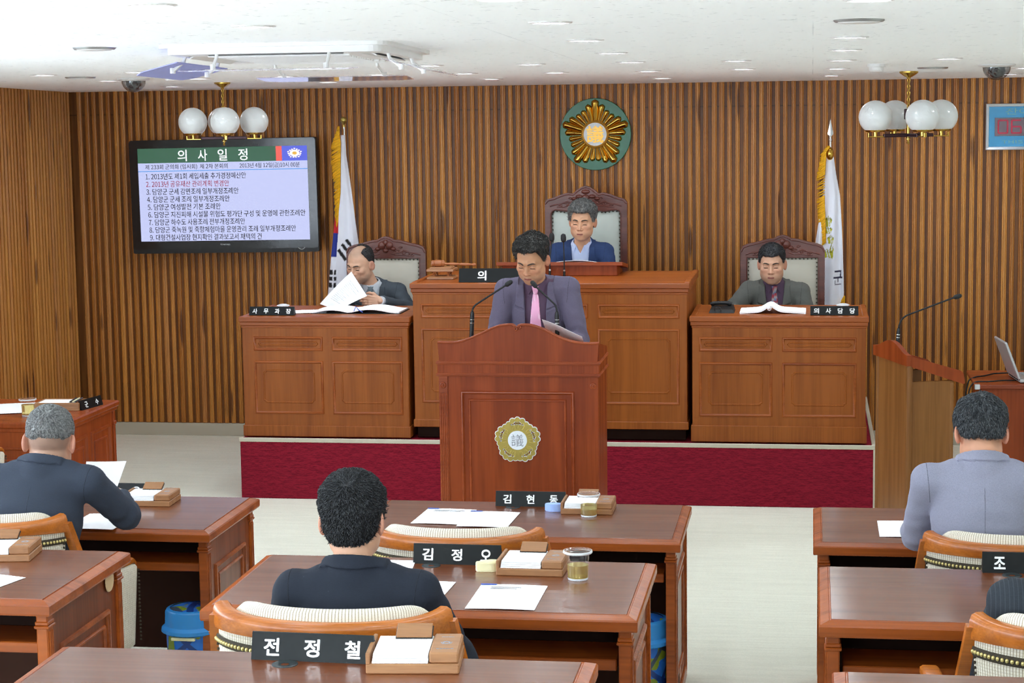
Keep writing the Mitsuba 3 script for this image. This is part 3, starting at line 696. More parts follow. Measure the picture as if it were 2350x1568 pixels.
for i in range(5):
    for j in range(3):
        a = 90 + 72 * i + (j - 1) * 21
        L0, L1 = .060, (.094, .104, .094)[j]
        pet = []
        for q in (-1, 1):
            w = .0085
            pts = [(L0, q * .002), (L0 + .008, q * w * .8), ((L0 + L1) / 2 + .006, q * w), (L1 - .002, q * w * .8), (L1 + .003, 0)]
            pet.append(tube([(x, y, .0105) for x, y in pts], .0022, 6))
        pet.append(tube([(L0 + .014, 0, .0105), (L1 - .008, 0, .0105)], .0018, 6))
        part(lc, 'emblem__petal_relief', tf(cat(pet), EM @ rotm('z', a)), 'mat_gold_matte', True, kind='stuff')
part(lc, 'emblem__centre_disc', tf(lathe([(0, .012), (.050, .012), (.052, .009), (.052, 0), (0, 0)], 40), EM), 'mat_emblem_white', 30)
part(lc, 'emblem__character', tf(mv(fit_text('議', .064, .064, .0012), 0, 0, .012), EM), 'mat_grey_ink')
mic('gooseneck microphone at the left end of the lectern', (-1.79, 10.09, 1.165), (-1.604, 10.12, 1.487), (-1.780, 10.09, 1.375), (.7, .1, .45), .185, .0115, .0048, .0125, .042)
mic('gooseneck microphone at the right end of the lectern', (-1.327, 10.09, 1.165), (-1.441, 10.12, 1.478), (-1.329, 10.09, 1.38), (-.45, .1, .5), .185, .0115, .0048, .0125, .042)
pp = np.array([[(-1.395 + .21 * u, 10.06 + .24 * v, 1.286 - .086 * u - .12 * v + .004 * math.sin(u * 5)) for v in np.linspace(-.28, .62, 5)] for u in np.linspace(0, 1, 7)])
solo('speech_paper', thick(pp, .0012), 'mat_paper', 'white sheets of paper propped at the right side of the lectern', 'paper', smooth=30)

# ------------------------------------------------------------------ carved officials' chairs
def carved_chair(label, x, z0, seat, ztop, width, Y, style):
    k = thing('carved_chair', label, 'chair')
    hw = width / 2; zs = ztop - .10
    def P(n, m, b, sm=30, **kw): return part(k, n, mv(m, x, Y, 0), b, sm, **kw)
    # outline of the back frame with a crest
    if style == 'high': cr = [(-hw, zs + .045), (-hw + .02, zs + .068), (-hw + .06, zs + .078), (-.17, zs + .10), (-.12, zs + .112), (-.09, zs + .105), (-.06, zs + .13), (-.03, zs + .15), (0, zs + .158)]
    else: cr = [(-hw, zs + .045), (-hw + .015, zs + .075), (-hw + .05, zs + .09), (-.16, zs + .105), (-.10, zs + .122), (-.06, zs + .125), (-.03, zs + .142), (0, zs + .15)]
    cr = cr + [(-a, b) for a, b in cr[::-1][1:]]
    outer = Polygon([(-hw, seat - .1)] + cr + [(hw, seat - .1)])
    iw = hw - .045; zi = zs - .005
    top = [(-iw, zi - .03), (-iw + .012, zi - .012), (-iw + .03, zi - .004), (-.12, zi - .016), (-.05, zi), (.05, zi), (.12, zi - .016), (iw - .03, zi - .004), (iw - .012, zi - .012), (iw, zi - .03)] if style == 'high' else [(-iw, zi), (iw, zi)]
    inner = Polygon([(-iw, seat - .02)] + top + [(iw, seat - .02)])
    P('back_frame', poly3(outer.difference(inner), 'xz', -.02, .03), 'mat_carved', False)
    P('back_frame__bead', cat([tube([(a, -.022, b) for a, b in [(-iw - .004, seat)] + [(p[0] * 1.012, p[1] + .004) for p in top] + [(iw + .004, seat)]], .005, 6), tube([(a * .985, -.02, b - .012) for a, b in cr], .0045, 6)]), 'mat_carved', True, kind='stuff')
    # carving: scrolls, leaves and fruits in relief
    cv = []
    for s in (-1, 1):
        for q, (cx, cz, r, n) in enumerate(((.075, .045, .022, 1.3), (.13, .035, .018, 1.2), (.175, .022, .015, 1.2), (.105, .070, .013, 1.0))):
            t = np.linspace(0, 2 * np.pi * n, 16); rr = r * (1 - t / (2 * np.pi * n) * .75)
            cv.append(tube(np.stack([s * (cx + rr * np.cos(t)), np.full(16, -.021), zs + cz + rr * np.sin(t) * .7], 1), .0042, 6))
        cv.append(tube([(s * a, -.021, zs + b) for a, b in ((.05, .06), (.09, .035), (.13, .052), (.17, .035), (.21, .03), (hw - .035, .018))], .005, 6))
        cv.append(tube([(s * a, -.021, zs + b) for a, b in ((.04, .03), (.08, .018), (.12, .022), (.16, .012), (.20, .014))], .004, 6))
    P('carving', cat(cv), 'mat_carved', True, label='carved scrolls', kind='stuff')
    fr = [(-.027, .085, .026, .028), (.027, .085, .026, .028), (0, .105, .02, .022), (-.055, .062, .018, .014), (.055, .062, .018, .014), (0, .05, .02, .016)] if style != 'high' else [(0, .075, .026, .026), (-.045, .085, .024, .014), (.045, .085, .024, .014), (0, .118, .03, .016), (-.08, .07, .02, .012), (.08, .07, .02, .012)]
    for a, b, rx, rz in fr:
        m = trimesh.creation.icosphere(2, 1.0); m.apply_scale([rx, .016, rz]); m.apply_translation([a, -.022, zs + b]); P('carved_fruit', m, 'mat_carved', True)
    # upholstered back
    cushion = 'mat_seat_leather' if style == 'high' else 'mat_cloth_cream'
    nu, nv = 21, 25; V = np.zeros((nu, nv, 3)); U = np.linspace(-1, 1, nu); W = np.linspace(0, 1, nv)
    btn = [(-.36, .52), (.36, .52), (0, .30), (-.36, .10), (.36, .10)] if style == 'high' else []
    for i, u in enumerate(U):
        zt = np.interp(u * iw, [p[0] for p in top], [p[1] for p in top])
        for j, w in enumerate(W):
            z = seat - .03 + (zt - seat + .03) * w
            puff = .035 * (1 - abs(u) ** 4) * (1 - abs(2 * w - 1) ** 6)
            for bu, bw in btn: puff -= .022 * math.exp(-(((u - bu) / .10) ** 2 + ((w - bw) / .07) ** 2))
            V[i, j] = (u * iw * .995, .004 - puff, z)
    P('back_cushion', thick(V[:, :], .006), cushion, True)
    P('back_board', box(-iw - .004, iw + .004, .006, .022, seat - .04, zs + .01, .002), 'mat_carved', False)
    for bu, bw in btn: P('button', sphere((bu * iw, -.012, seat - .03 + (zi - seat + .03) * bw), .009, 2), cushion, True)
    nails = []
    for sgn in (-1, 1):
        for z in np.arange(seat + .06, zi - .02, .027): nails.append((sgn * (iw - .008), z))
    for a in np.arange(-iw + .012, iw, .026): nails.append((a, np.interp(a, [p[0] for p in top], [p[1] for p in top]) - .008))
    P('nail_heads', cat([ball_low((a, -.006, z), .0052) for a, z in nails]), 'mat_nail_dark', True, kind='stuff')
    # seat, arms, legs
    P('seat_frame', box(-hw + .01, hw - .01, -.52, .0, seat - .12, seat - .05, .008), 'mat_carved', False)
    P('seat_cushion', hull([(a, b, c) for o, c in ((.015, seat - .05), (0, seat - .02), (.03, seat)) for a in (-hw + .03 + o, hw - .03 - o) for b in (-.52 + o, -.02 - o)]), cushion, 40)
    for s in (-1, 1):
        P('arm', tube([(s * (hw - .02), -.01, seat + .17), (s * (hw + .005), -.25, seat + .185), (s * (hw), -.42, seat + .17), (s * hw, -.45, seat + .14)], [.02, .024, .024, .02], 10), 'mat_carved', True)
        P('arm_post', tube([(s * (hw - .01), -.40, seat - .08), (s * (hw), -.38, seat + .17)], [.022, .018], 10), 'mat_carved', True)
        for yy in (-.48, -.01): P('leg', tube([(s * (hw - .035), yy, z0), (s * (hw - .03), yy, (z0 + seat) / 2 - .05), (s * (hw - .035), yy, seat - .06)], [.018, .022, .03], 10), 'mat_carved', True)
    return k
carved_chair('tall carved armchair with buttoned pale green back behind the man in blue', -1.545, DZ + .10, .98, 1.825, .570, 13.34, 'high')
carved_chair('carved armchair with cream back near the television, left of the tall desk', -2.914, DZ, .74, 1.505, .560, 13.12, 'low')
carved_chair('carved armchair with cream back near the right flag, right of the tall desk', -.195, DZ, .74, 1.505, .560, 13.12, 'low')

# ------------------------------------------------------------------ television
tv = thing('television', 'large black flat television on the wall showing a list of agenda items', 'television')
TM = trimesh.transformations.translation_matrix([-4.245, 13.70, 1.815]) @ rotm('y', -.55) @ rotm('x', 90)   # local x right, y up, z towards the room
def TP(n, m, b, sm=False, **kw): return part(tv, n, tf(m, TM), b, sm, **kw)
TP('housing', cat([poly3(Polygon(rrect(-.705, .705, -.415, .415, .02)), 'xy', -.045, .0105), poly3(Polygon(rrect(-.5, .5, -.3, .3, .03)), 'xy', -.10, -.04)]), 'mat_black')
TP('wall_bracket', box(-.2, .2, -.15, .15, -.212, -.09, .004), 'mat_black')
TP('bezel', poly3(Polygon(rrect(-.702, .702, -.385, .412, .02)).difference(sbox(-.640, -.325, .640, .355)), 'xy', .0095, .020), 'mat_black_gloss')
TP('lower_trim', poly3(Polygon(rrect(-.702, .702, -.413, -.372, .012)), 'xy', .010, .018), 'mat_black')
def emis(r, g, b, k=1.0): return {'emitter': {'type': 'area', 'radiance': rgb(np.array(lin(r, g, b)) * k)}}
def rect(x0, x1, y0, y1, z): return trimesh.Trimesh([(x0, y0, z), (x1, y0, z), (x1, y1, z), (x0, y1, z)], [(0, 1, 2), (0, 2, 3)])
SC = .54
TP('screen', rect(-.640, .640, -.325, .355, .012), 'mat_screen', label='lit screen', **emis(196, 203, 246, SC))
TP('screen__title_bar', rect(-.640, .405, .248, .355, .0125), 'mat_screen', **emis(36, 92, 62, SC))
TP('screen__red_stripe', rect(.405, .450, .248, .355, .0125), 'mat_screen', **emis(246, 92, 78, SC))
TP('screen__blue_field', rect(.450, .640, .248, .355, .0125), 'mat_screen', **emis(84, 98, 226, SC))
TP('screen__blue_rule', rect(-.640, .640, .186, .191, .0125), 'mat_screen', **emis(70, 150, 230, SC))
fl = scallop(.030, .040, 5, 3)
TP('screen__flower', tf(poly3(fl, 'xy', .0125, .0135), trimesh.transformations.translation_matrix([.545, .302, 0]) @ np.diag([1.25, .82, 1, 1])), 'mat_emblem_white', **emis(250, 214, 226, SC))
TP('screen__flower_centre', tf(poly3(Point(0, 0).buffer(.014), 'xy', .0135, .0142), trimesh.transformations.translation_matrix([.545, .302, 0]) @ np.diag([1.25, .82, 1, 1])), 'mat_emblem_gold')
def line(t, x0, x1, y, h, bsdf='mat_black_mat', **kw):
    m = fit_text(t, x1 - x0, h, .0008, big=80); return mv(m, (x0 + x1) / 2, y, .0125)
for ch, x in zip('의사일정', (-.300, -.132, .010, .166)):
    pass
TP('screen__title', cat([mv(fit_text(ch, .070, .084, .0008, bold=.01), x, .300, .013) for ch, x in zip('의사일정', (-.300, -.146, .004, .158))]), 'mat_white_ink', label='white title lettering', kind='stuff', **emis(236, 236, 255, SC))
TP('screen__heading', cat([line('제 233회 군의회 (임시회)  제 2차 본회의', -.585, .040, .217, .040), line('2013년 4월 12일(금)10시 00분', .130, .580, .217, .040)]), 'mat_black_mat', kind='stuff')
AG = [('1. 2013년도 제1회 세입세출 추가경정예산안', -.585, .175), ('2. 2013년 공유재산 관리계획 변경안', -.585, .045), ('3. 담양군 군세 감면조례 일부개정조례안', -.585, .115), ('4. 담양군 군세 조례 일부개정조례안', -.582, .045),
      ('5. 담양군 여성발전 기본 조례안', -.580, -.025), ('6. 담양군 지진피해 시설물 위험도 평가단 구성 및 운영에 관한조례안', -.578, .610), ('7. 담양군 하수도 사용조례 전부개정조례안', -.576, .155), ('8. 담양군 죽녹원 및 죽향체험마을 운영관리 조례 일부개정조례안', -.574, .535), ('9. 대형건설사업장 현지확인 결과보고서 채택의 건', -.572, .275)]
for i, (t, a, b) in enumerate(AG):
    TP('screen__agenda_line', line(t, a, b, .150 - .0558 * i, .046), 'mat_led_red' if i == 1 else 'mat_black_mat', label='red agenda line' if i == 1 else None, kind='stuff')
TP('brand_lettering', mv(fit_text('Xcanvas', .075, .012, .0006), 0, -.352, .020), 'mat_alu', kind='stuff')
TP('power_light', mv(tf(cat([tube([(.05 * (t - .5), -.012 * (1 - (2 * t - 1) ** 2), 0) for t in np.linspace(0, 1, 7)], .0028, 6)]), np.eye(4)), .575, -.383, .019), 'mat_chrome', True)

# ------------------------------------------------------------------ round emblem on the wall
we = thing('wall_emblem', 'round green board with a gold petalled star high on the front wall', 'emblem')
WM = trimesh.transformations.translation_matrix([-1.538, 13.918, 2.229]) @ rotm('x', 90)
R0 = .257
part(we, 'board', tf(lathe([(0, .0), (R0, .0), (R0, .016), (R0 - .003, .019), (0, .019)], 64), WM), 'mat_green_board', 30)
rl = {0: .97, 1: .86, 2: .76, 3: .76, 4: .86}
for i in range(25):
    j = i % 5; L1 = rl[j] * R0; L0 = .33 * R0; wd = (.032, .025, .022, .022, .025)[j]; hh = .034 if j == 0 else .026
    nu, nv = 13, 14; V = np.zeros((nu, nv, 3))
    for a, u in enumerate(np.linspace(0, 1, nu)):
        x = L0 + (L1 - L0) * u
        w = wd * (.34 + .66 * u ** .8) * (1 if u < .82 else math.sqrt(max(1 - ((u - .82) / .18) ** 2, .0)) if u < 1 else .02)
        for b in range(nv):
            t = 2 * np.pi * b / nv; V[a, b] = (x, w * math.cos(t), .019 + max(hh * (.6 + .5 * u) * min(1, w / wd * 1.25) * math.sin(t), -.012) * 1.0)
    m = grid_mesh(np.concatenate([V, V[:, :1]], 1)); m.invert()
    part(we, 'petal', tf(m, WM @ rotm('z', 90 + 14.4 * i)), 'mat_gold', True)
part(we, 'ring', tf(lathe([(.320 * R0, .030), (.325 * R0, .042), (.36 * R0, .048), (.385 * R0, .040), (.39 * R0, .019)], 48), WM), 'mat_emblem_gold', 30)
part(we, 'centre_disc', tf(lathe([(0, .036), (.33 * R0, .034), (.33 * R0, .019), (0, .019)], 40), WM), 'mat_emblem_white', 30)
part(we, 'character', tf(mv(fit_text('議', .122, .122, .004, bold=.02), 0, 0, .035), WM), 'mat_emblem_gold')

# ------------------------------------------------------------------ timer board at the right edge
tb = thing('timer_board', 'blue speech timer board in a silver frame at the right end of the wall', 'timer')
BM = trimesh.transformations.translation_matrix([1.50, 13.915, 2.248]) @ rotm('x', 90)
BP = lambda n, m, b, **kw: part(tb, n, tf(m, BM), b, **kw)
BP('frame', cat([ring_sweep([(-.312, -.16), (.312, -.16), (.312, .16), (-.312, .16)], [(0, 0), (0, .030), (.004, .034), (.020, .030), (.024, .020)])]), 'mat_silver_frame')
BP('panel', box(-.305, .305, -.152, .152, 0, .021, .001), 'mat_timer_blue')
BP('display', box(-.25, .25, -.064, .062, .020, .025, .001), 'mat_timer_dark')
seg = lambda x, z, w, h, on: cat([box(x - w / 2, x + w / 2, z + dz - .006, z + dz + .006, .024, .027, .001) for dz, q in ((h / 2, 'a'), (0, 'g'), (-h / 2, 'd')) if q in on] + [box(x + dx - .006, x + dx + .006, z + (0 if q in 'bf' else -h / 2), z + (h / 2 if q in 'bf' else 0), .024, .027, .001) for dx, q in ((-w / 2, 'f'), (w / 2, 'b'), (-w / 2, 'e'), (w / 2, 'c')) if q in on])
for x, on in ((-.195, 'abcdef'), (-.105, 'acdefg'), (.02, 'abcdef'), (.12, 'abcdef')):
    BP('digit', seg(x, 0, .062, .088, on), 'mat_led_red', kind='stuff')
BP('heading', mv(fit_text('잔여시간', .36, .046, .001), .0, .105, .0215), 'mat_timer_text', kind='stuff')
BP('caption', mv(fit_text('THIS MINUTE', .40, .022, .001), -.0, -.105, .0215), 'mat_timer_text', kind='stuff')
# ================================================================== FLAGS
def flag(label, px, pole_top, rows, colour, fringe, finial, seed):
    """a gathered cloth hanging from its pole: rows = (z, left x, right x)"""
    k = thing('flag', label, 'flag'); Yp = 13.50
    part(k, 'pole', tube([(px, Yp, DZ), (px, Yp, pole_top)], .0095, 12), 'mat_chrome', 40)
    part(k, 'pole_base', lathe([(0, DZ), (.13, DZ), (.13, DZ + .02), (.03, DZ + .05), (.02, DZ + .12), (0, DZ + .12)], 24, (px, Yp, 0)), 'mat_brass', 30)
    for n, m, b in finial: part(k, n, mv(m, px, Yp, pole_top), b, 30)
    nv, nu = 190, 140
    zt = np.array([r[0] for r in rows]); xl = np.array([r[1] for r in rows]); xr = np.array([r[2] for r in rows])
    Z = np.linspace(zt[0], zt[-1], nv); V = np.zeros((nu, nv, 3)); C = np.zeros((nu, nv, 3))
    for j, z in enumerate(Z):
        a, b = np.interp(-z, -zt, xl), np.interp(-z, -zt, xr); c, h = (a + b) / 2, (b - a) / 2
        f = (zt[0] - z) / (zt[0] - zt[-1])
        for i in range(nu):
            t = 2 * np.pi * i / nu
            wave = 1 + (.16 * math.sin(5 * t + seed) + .10 * math.sin(9 * t + 2 * seed + 2 * f)) * min(1, f * 3)
            d = (.018 + .055 * f) * wave
            x = c + h * math.cos(t) * (1 + .02 * math.sin(7 * t))
            y = Yp - .045 - d * math.sin(t) * 1.0 + .012 * math.sin(x * 70 + seed) * min(1, 2 * f)
            V[i, j] = (x, y, z); C[i, j] = colour(x, z) if math.sin(t) > -.1 else lin(226, 230, 244)
    m = grid_mesh(np.concatenate([V, V[:1]], 0)); m.invert()
    part(k, 'cloth', m, 'mat_flag', True, color=np.concatenate([C, C[:1]], 0).reshape(-1, 3))
    for fr in fringe:
        fr = np.array(fr, float); r2 = np.random.default_rng(seed); st = []; col = []
        s = np.linspace(0, 1, 430)
        d = np.concatenate([[0], np.cumsum(np.linalg.norm(np.diff(fr[:, 1:3], axis=0), axis=1))]); d /= d[-1]
        for q in s:
            z0 = np.interp(q, d, fr[:, 0]); xa = np.interp(q, d, fr[:, 1]); xb = np.interp(q, d, fr[:, 2])
            dz = np.interp(q, d, fr[:, 3]) * r2.uniform(.7, 1.2); w = .0048
            tip = np.array([xa + r2.normal(0, .003), Yp - .055 + r2.normal(0, .004), z0 - dz + r2.normal(0, .006)]); root = np.array([xb, Yp - .085, z0])
            tb = tube([root, (root * .45 + tip * .55) + [0, -.012, 0], tip], [w, w * 1.1, w * .5], 5, False)
            st.append(tb); col.append(np.tile(np.array(lin(236, 176, 24)) * r2.uniform(.75, 1.1), (len(tb.vertices), 1)))
        part(k, 'fringe', cat(st), 'mat_fringe', True, label='golden yellow fringe', kind='stuff', color=np.vstack(col))
    return k
def inpoly(x, z, P):
    c = False; n = len(P)
    for i in range(n):
        (x1, y1), (x2, y2) = P[i], P[i - 1]
        if (y1 > z) != (y2 > z) and x < (x2 - x1) * (z - y1) / (y2 - y1) + x1: c = not c
    return c
def BX(px, py): return (-3.302 + (px - 783) * .003265 - (py - 400) * .00003, 1.974 - (py - 400) * .003085)   # drawing grid of the cloth, metres
RED = [BX(*p) for p in ((760, 470), (779.5, 470), (777, 535), (760, 535))]; BLU = [BX(*p) for p in ((755, 534), (777, 534), (772, 590), (755, 590))]
BARS = [[BX(*p) for p in q] for q in (((774, 575), (780, 570), (797, 594), (792, 600)), ((783, 562), (788, 557), (803, 578), (798, 583)), ((792, 552), (797, 548), (808, 563), (803, 568)),
        ((752, 620), (763.5, 620), (763.5, 630.5), (752, 630.5)), ((767, 620), (772, 620), (772, 630.5), (767, 630.5)), ((752, 635), (763, 635), (763, 645), (752, 645)), ((766.5, 635), (772, 635), (772, 645), (766.5, 645)), ((752, 650), (762, 650), (762, 660), (752, 660)), ((766, 650), (772, 650), (772, 660), (766, 660)))]
WH, RD, BL, BK = lin(236, 239, 250), lin(196, 36, 44), lin(34, 50, 140), lin(26, 26, 28)
def col1(x, z):
    if inpoly(x, z, RED): return RD
    if inpoly(x, z, BLU): return BL
    for b in BARS:
        if inpoly(x, z, b): return BK
    return WH
ballf = [('finial', lathe([(0, 0), (.010, 0), (.010, .014), (.007, .02), (.015, .028), (.023, .042), (.024, .052), (.020, .064), (.010, .072), (0, .074)], 20), 'mat_gold_matte')]
flag('white national flag with yellow fringe and dark bars, gathered on its pole beside the television', -3.287, 2.305, [(2.25, -3.300, -3.268), (2.10, -3.335, -3.262), (1.974, -3.345, -3.246), (1.727, -3.352, -3.214), (1.49, -3.374, -3.188), (1.23, -3.406, -3.160), (1.04, -3.432, -3.14), (.92, -3.45, -3.12)],
     col1, [[(2.312, -3.312, -3.300, .01), (2.24, -3.348, -3.298, .03), (2.19, -3.366, -3.292, .03), (2.10, -3.370, -3.296, .04), (1.974, -3.358, -3.300, .04), (1.85, -3.354, -3.304, .04), (1.727, -3.350, -3.318, .04), (1.64, -3.342, -3.326, .04)]], ballf, 3)
OL, OD, INK = lin(176, 176, 44), lin(132, 132, 28), lin(34, 30, 62)
LEAF = [(.110, 1.625, .022, .036), (.105, 1.565, .030, .026), (.125, 1.50, .020, .03), (.102, 1.405, .034, .030), (.132, 1.42, .012, .05)]
GUN, _ = glyphs('군', .10, bold=.01); GUN = affinity.translate(affinity.scale(GUN, .62, 1.0, origin=(0, 0)), .146, 1.212)
from shapely import contains_xy
def col2(x, z):
    for cx, cz, rx, rz in LEAF:
        u, v = (x - cx) / rx, (z - cz) / rz
        if u * u + v * v < 1 + .25 * math.sin(5 * math.atan2(v, u)):
            if abs(u + .25 * v) < .10 or abs(u + .25 * v - .45) < .09: return WH
            return OL if v < .3 else OD
    if .14 < x < .215 and 1.18 < z < 1.33 and contains_xy(GUN, x, z): return INK
    return WH
spear = [('finial', cat([lathe([(0, 0), (.008, 0), (.008, .05), (.013, .055), (.013, .062), (.008, .066), (.008, .08), (0, .08)], 14), hull([(0, 0, .205), (.020, 0, .10), (-.020, 0, .10), (0, .007, .10), (0, -.007, .10), (0, 0, .075)])]), 'mat_chrome')]
flag('white county flag with olive leaves and gold fringe on a spear topped pole', .121, 2.118, [(2.09, .088, .140), (1.946, .078, .160), (1.797, .072, .188), (1.588, .040, .201), (1.47, .022, .207), (1.229, .020, .215), (1.048, .02, .219), (.93, .02, .222)],
     col2, [[(2.135, .100, .116, .01), (2.10, .062, .092, .03), (1.946, .034, .084, .03), (1.80, .034, .082, .03), (1.70, .040, .086, .035), (1.588, .058, .090, .03), (1.484, .064, .092, .03)], [(1.115, .205, .222, .05), (1.06, .178, .222, .05), (1.0, .160, .222, .05)]], spear, 8)
fk = [k for k in labels if k.startswith('flag')][-1]
part(fk, 'gold_knot', tf(sphere((0, 0, 0), 1.0, 3), trimesh.transformations.translation_matrix([.118, 13.44, 2.085]) @ np.diag([.026, .024, .045, 1])), 'mat_gold', True)

# ================================================================== RIGHT LECTERN
rl2 = thing('side_lectern', 'plain light brown lectern with a curved crest at the right end of the dais', 'lectern')
QM = trimesh.transformations.translation_matrix([.431, 10.525, 0]) @ rotm('z', -72)
QP = lambda n, m, b, sm=False: part(rl2, n, tf(m, QM), b, sm)
hw, D = .237, .25
QP('front_panel', box(-hw, hw, 0, .02, 0, 1.06), 'mat_light_wood')
QP('back_panel', box(-hw, hw, D - .02, D, 0, .35), 'mat_light_wood')
for s in (-1, 1):
    QP('side_panel', box(s * hw - .018 if s > 0 else -hw, s * hw if s > 0 else -hw + .018, .02, D, 0, .96), 'mat_light_wood')
    QP('corner_post', tube([(s * (hw - .008), .008, 0), (s * (hw - .008), .008, 1.05)], .018, 14), 'mat_light_wood', 40)
    QP('corner_post', tube([(s * (hw - .006), D - .008, 0), (s * (hw - .006), D - .008, .95)], .012, 14), 'mat_light_wood', 40)
cp = [(-hw - .03, 1.045), (hw + .01, 1.045), (hw + .01, 1.102)] + [(hw + .01 - (2 * hw + .04) * t, 1.102 + .052 * math.sin(math.pi * min(1, max(0, (t - .02) / .9))) ** 1.5) for t in np.linspace(.06, .96, 16)] + [(-hw - .03, 1.10)]
QP('crest_board', poly3(cp, 'xz', -.014, .012), 'mat_cherry')
for s in (-1, 1):
    QP('side_rail', hull([(x, y, z) for x in (s * (hw + .012), s * (hw - .012)) for y, z in ((.012, 1.04), (.012, 1.095), (D + .05, .94), (D + .05, 1.0), (D + .035, 1.012), (D + .06, .945))]), 'mat_cherry')
QP('reading_top', hull([(x, y, z) for x in (-hw + .012, hw - .012) for y, z in ((.012, 1.05), (.012, 1.07), (D + .05, .96), (D + .05, .98))]), 'mat_cherry_edge')
mic('gooseneck microphone leaning to the right on the plain side lectern', (.452, 10.56, 1.065), (.755, 10.60, 1.378), (.468, 10.565, 1.27), (.9, .1, .25), .15, .0105, .0045, .012, .042)

# ================================================================== LAPTOP TABLE AT THE RIGHT
lt = thing('side_table', 'red brown side table at the right wall carrying a laptop', 'table')
part(lt, 'top', box(.99, 2.25, 12.04, 12.72, .675, .70, .004), 'mat_cherry_edge')
part(lt, 'front_panel', box(1.03, 2.21, 12.06, 12.08, .02, .675, .003), 'mat_cherry')
for x in (1.03, 2.19): part(lt, 'side_panel', box(x, x + .02, 12.08, 12.70, 0.0, .675, .003), 'mat_cherry')
part(lt, 'corner_cap', box(.988, 1.02, 12.036, 12.07, .672, .702, .002), 'mat_silver_frame')
lp = thing('laptop', 'silver laptop seen from its side, open on the side table', 'laptop')
LM = trimesh.transformations.translation_matrix([1.245, 12.28, .70]) @ rotm('z', 6)
part(lp, 'base', tf(box(0, .25, -.17, .17, .006, .026, .004), LM), 'mat_laptop')
part(lp, 'keyboard', tf(cat([box(.06 + .028 * i, .082 + .028 * i, -.15 + .025 * j, -.129 + .025 * j, .0255, .028, .001) for i in range(4) for j in range(12)]), LM), 'mat_keys', kind='stuff')
part(lp, 'lid', tf(tf(box(-.008, .008, -.17, .17, 0, .245, .004), trimesh.transformations.translation_matrix([.0, 0, .026]) @ rotm('y', -21)), LM), 'mat_laptop')
part(lp, 'hinge', tf(tube([(.002, -.12, .022), (.002, .12, .022)], .009, 10), LM), 'mat_black_mat', 40)
part(lp, 'feet', tf(cat([box(.01 + a, .03 + a, -.15 + b, -.13 + b, -.001, .007, .001) for a in (0, .2) for b in (0, .27)]), LM), 'mat_black_mat', kind='stuff')
for i, (pth, lab) in enumerate(([[(1.25, 12.5, .715), (1.14, 12.48, .712), (1.08, 12.40, .708), (1.02, 12.36, .707), (.975, 12.34, .69), (.955, 12.33, .60), (.965, 12.3, .48)], 'black cable running off the far left edge of the laptop table'], [[(1.25, 12.2, .708), (1.17, 12.17, .712), (1.08, 12.15, .706), (1.0, 12.16, .706), (.965, 12.15, .67), (.945, 12.13, .52), (.93, 12.12, .40), (.96, 12.14, .34), (.98, 12.15, .5)], 'black cable looping down beside the laptop table'])):
    pts = np.array(pth); t = np.linspace(0, len(pts) - 1, 60); from_ = np.stack([np.interp(t, np.arange(len(pts)), pts[:, q]) for q in range(3)], 1)
    for _ in range(6): from_[1:-1] = (from_[:-2] + 2 * from_[1:-1] + from_[2:]) / 4
    solo('cable', tube(from_, .0045, 6), 'mat_black', lab, 'cable', smooth=True)
bg = thing('bag', 'small black bag on the floor behind the man in the grey blue suit', 'bag')
part(bg, 'body', hull([(.80, 11.0, 0), (1.02, 11.0, 0), (.80, 11.25, 0), (1.02, 11.25, 0), (.83, 11.03, .20), (.99, 11.03, .20), (.86, 11.2, .22), (.97, 11.2, .22), (.79, 11.1, .1), (1.03, 11.1, .1)]), 'mat_black_mat', 60)
part(bg, 'handle', tube([(.86, 11.1, .21), (.87, 11.1, .26), (.91, 11.1, .28), (.95, 11.1, .26), (.96, 11.1, .21)], .008, 8), 'mat_black_mat', True)

# ================================================================== DESK AT THE FAR LEFT
ed = thing('side_desk', 'polished red brown desk at the far left with moulded side panels', 'desk')
ex1, ex0, ey0, ey1 = -4.04, -5.42, 9.98, 10.85
part(ed, 'top', cat([box(ex0, ex1, ey0, ey1, .705, .74, .008), box(ex0 + .02, ex1 - .012, ey0 + .012, ey1 - .012, .685, .708, .003)]), 'mat_exec_wood')
part(ed, 'side_panel', box(ex1 - .05, ex1 - .03, ey0 + .03, ey1 - .03, 0, .69), 'mat_exec_wood')
part(ed, 'front_panel', box(ex0, ex1 - .05, ey0 + .02, ey0 + .04, 0.0, .69), 'mat_exec_wood')
part(ed, 'back_panel', box(ex0, ex1 - .05, ey1 - .05, ey1 - .03, 0.0, .69), 'mat_exec_wood')
for y in (ey0 + .03, ey1 - .06):
    part(ed, 'corner_post', box(ex1 - .045, ex1 - .018, y, y + .03, 0, .69, .004), 'mat_exec_wood')
    part(ed, 'post_cap', box(ex1 - .05, ex1 - .012, y - .005, y + .035, .60, .625, .006), 'mat_exec_wood')
for a, b in ((ey0 + .10, ey0 + .40), (ey0 + .46, ey1 - .10)):
    part(ed, 'panel_moulding', ring_sweep([(a, .06), (b, .06), (b, .615), (a, .615)], [(0, 0), (.004, .010), (.014, .012), (.022, .002), (.024, 0)], True, lambda u, v, w: (ex1 - .03 + w, u, v)), 'mat_exec_wood', 40)
    part(ed, 'inner_moulding', ring_sweep([(a + .05, .11), (b - .05, .11), (b - .05, .555), (a + .05, .555)], [(0, 0), (.004, .006), (.012, .006), (.016, 0)], True, lambda u, v, w: (ex1 - .03 + w, u, v)), 'mat_exec_wood', 40)
for z in (.585, .52): part(ed, 'drawer_line', box(-4.75, -4.26, ey0 + .008, ey0 + .024, z, z + .014, .004), 'mat_exec_wood')
nameplate('small black nameplate with two characters angled on the far left desk', '군수', .23, .055, mat4(-4.09, 10.55, .74, 80), size=.62)
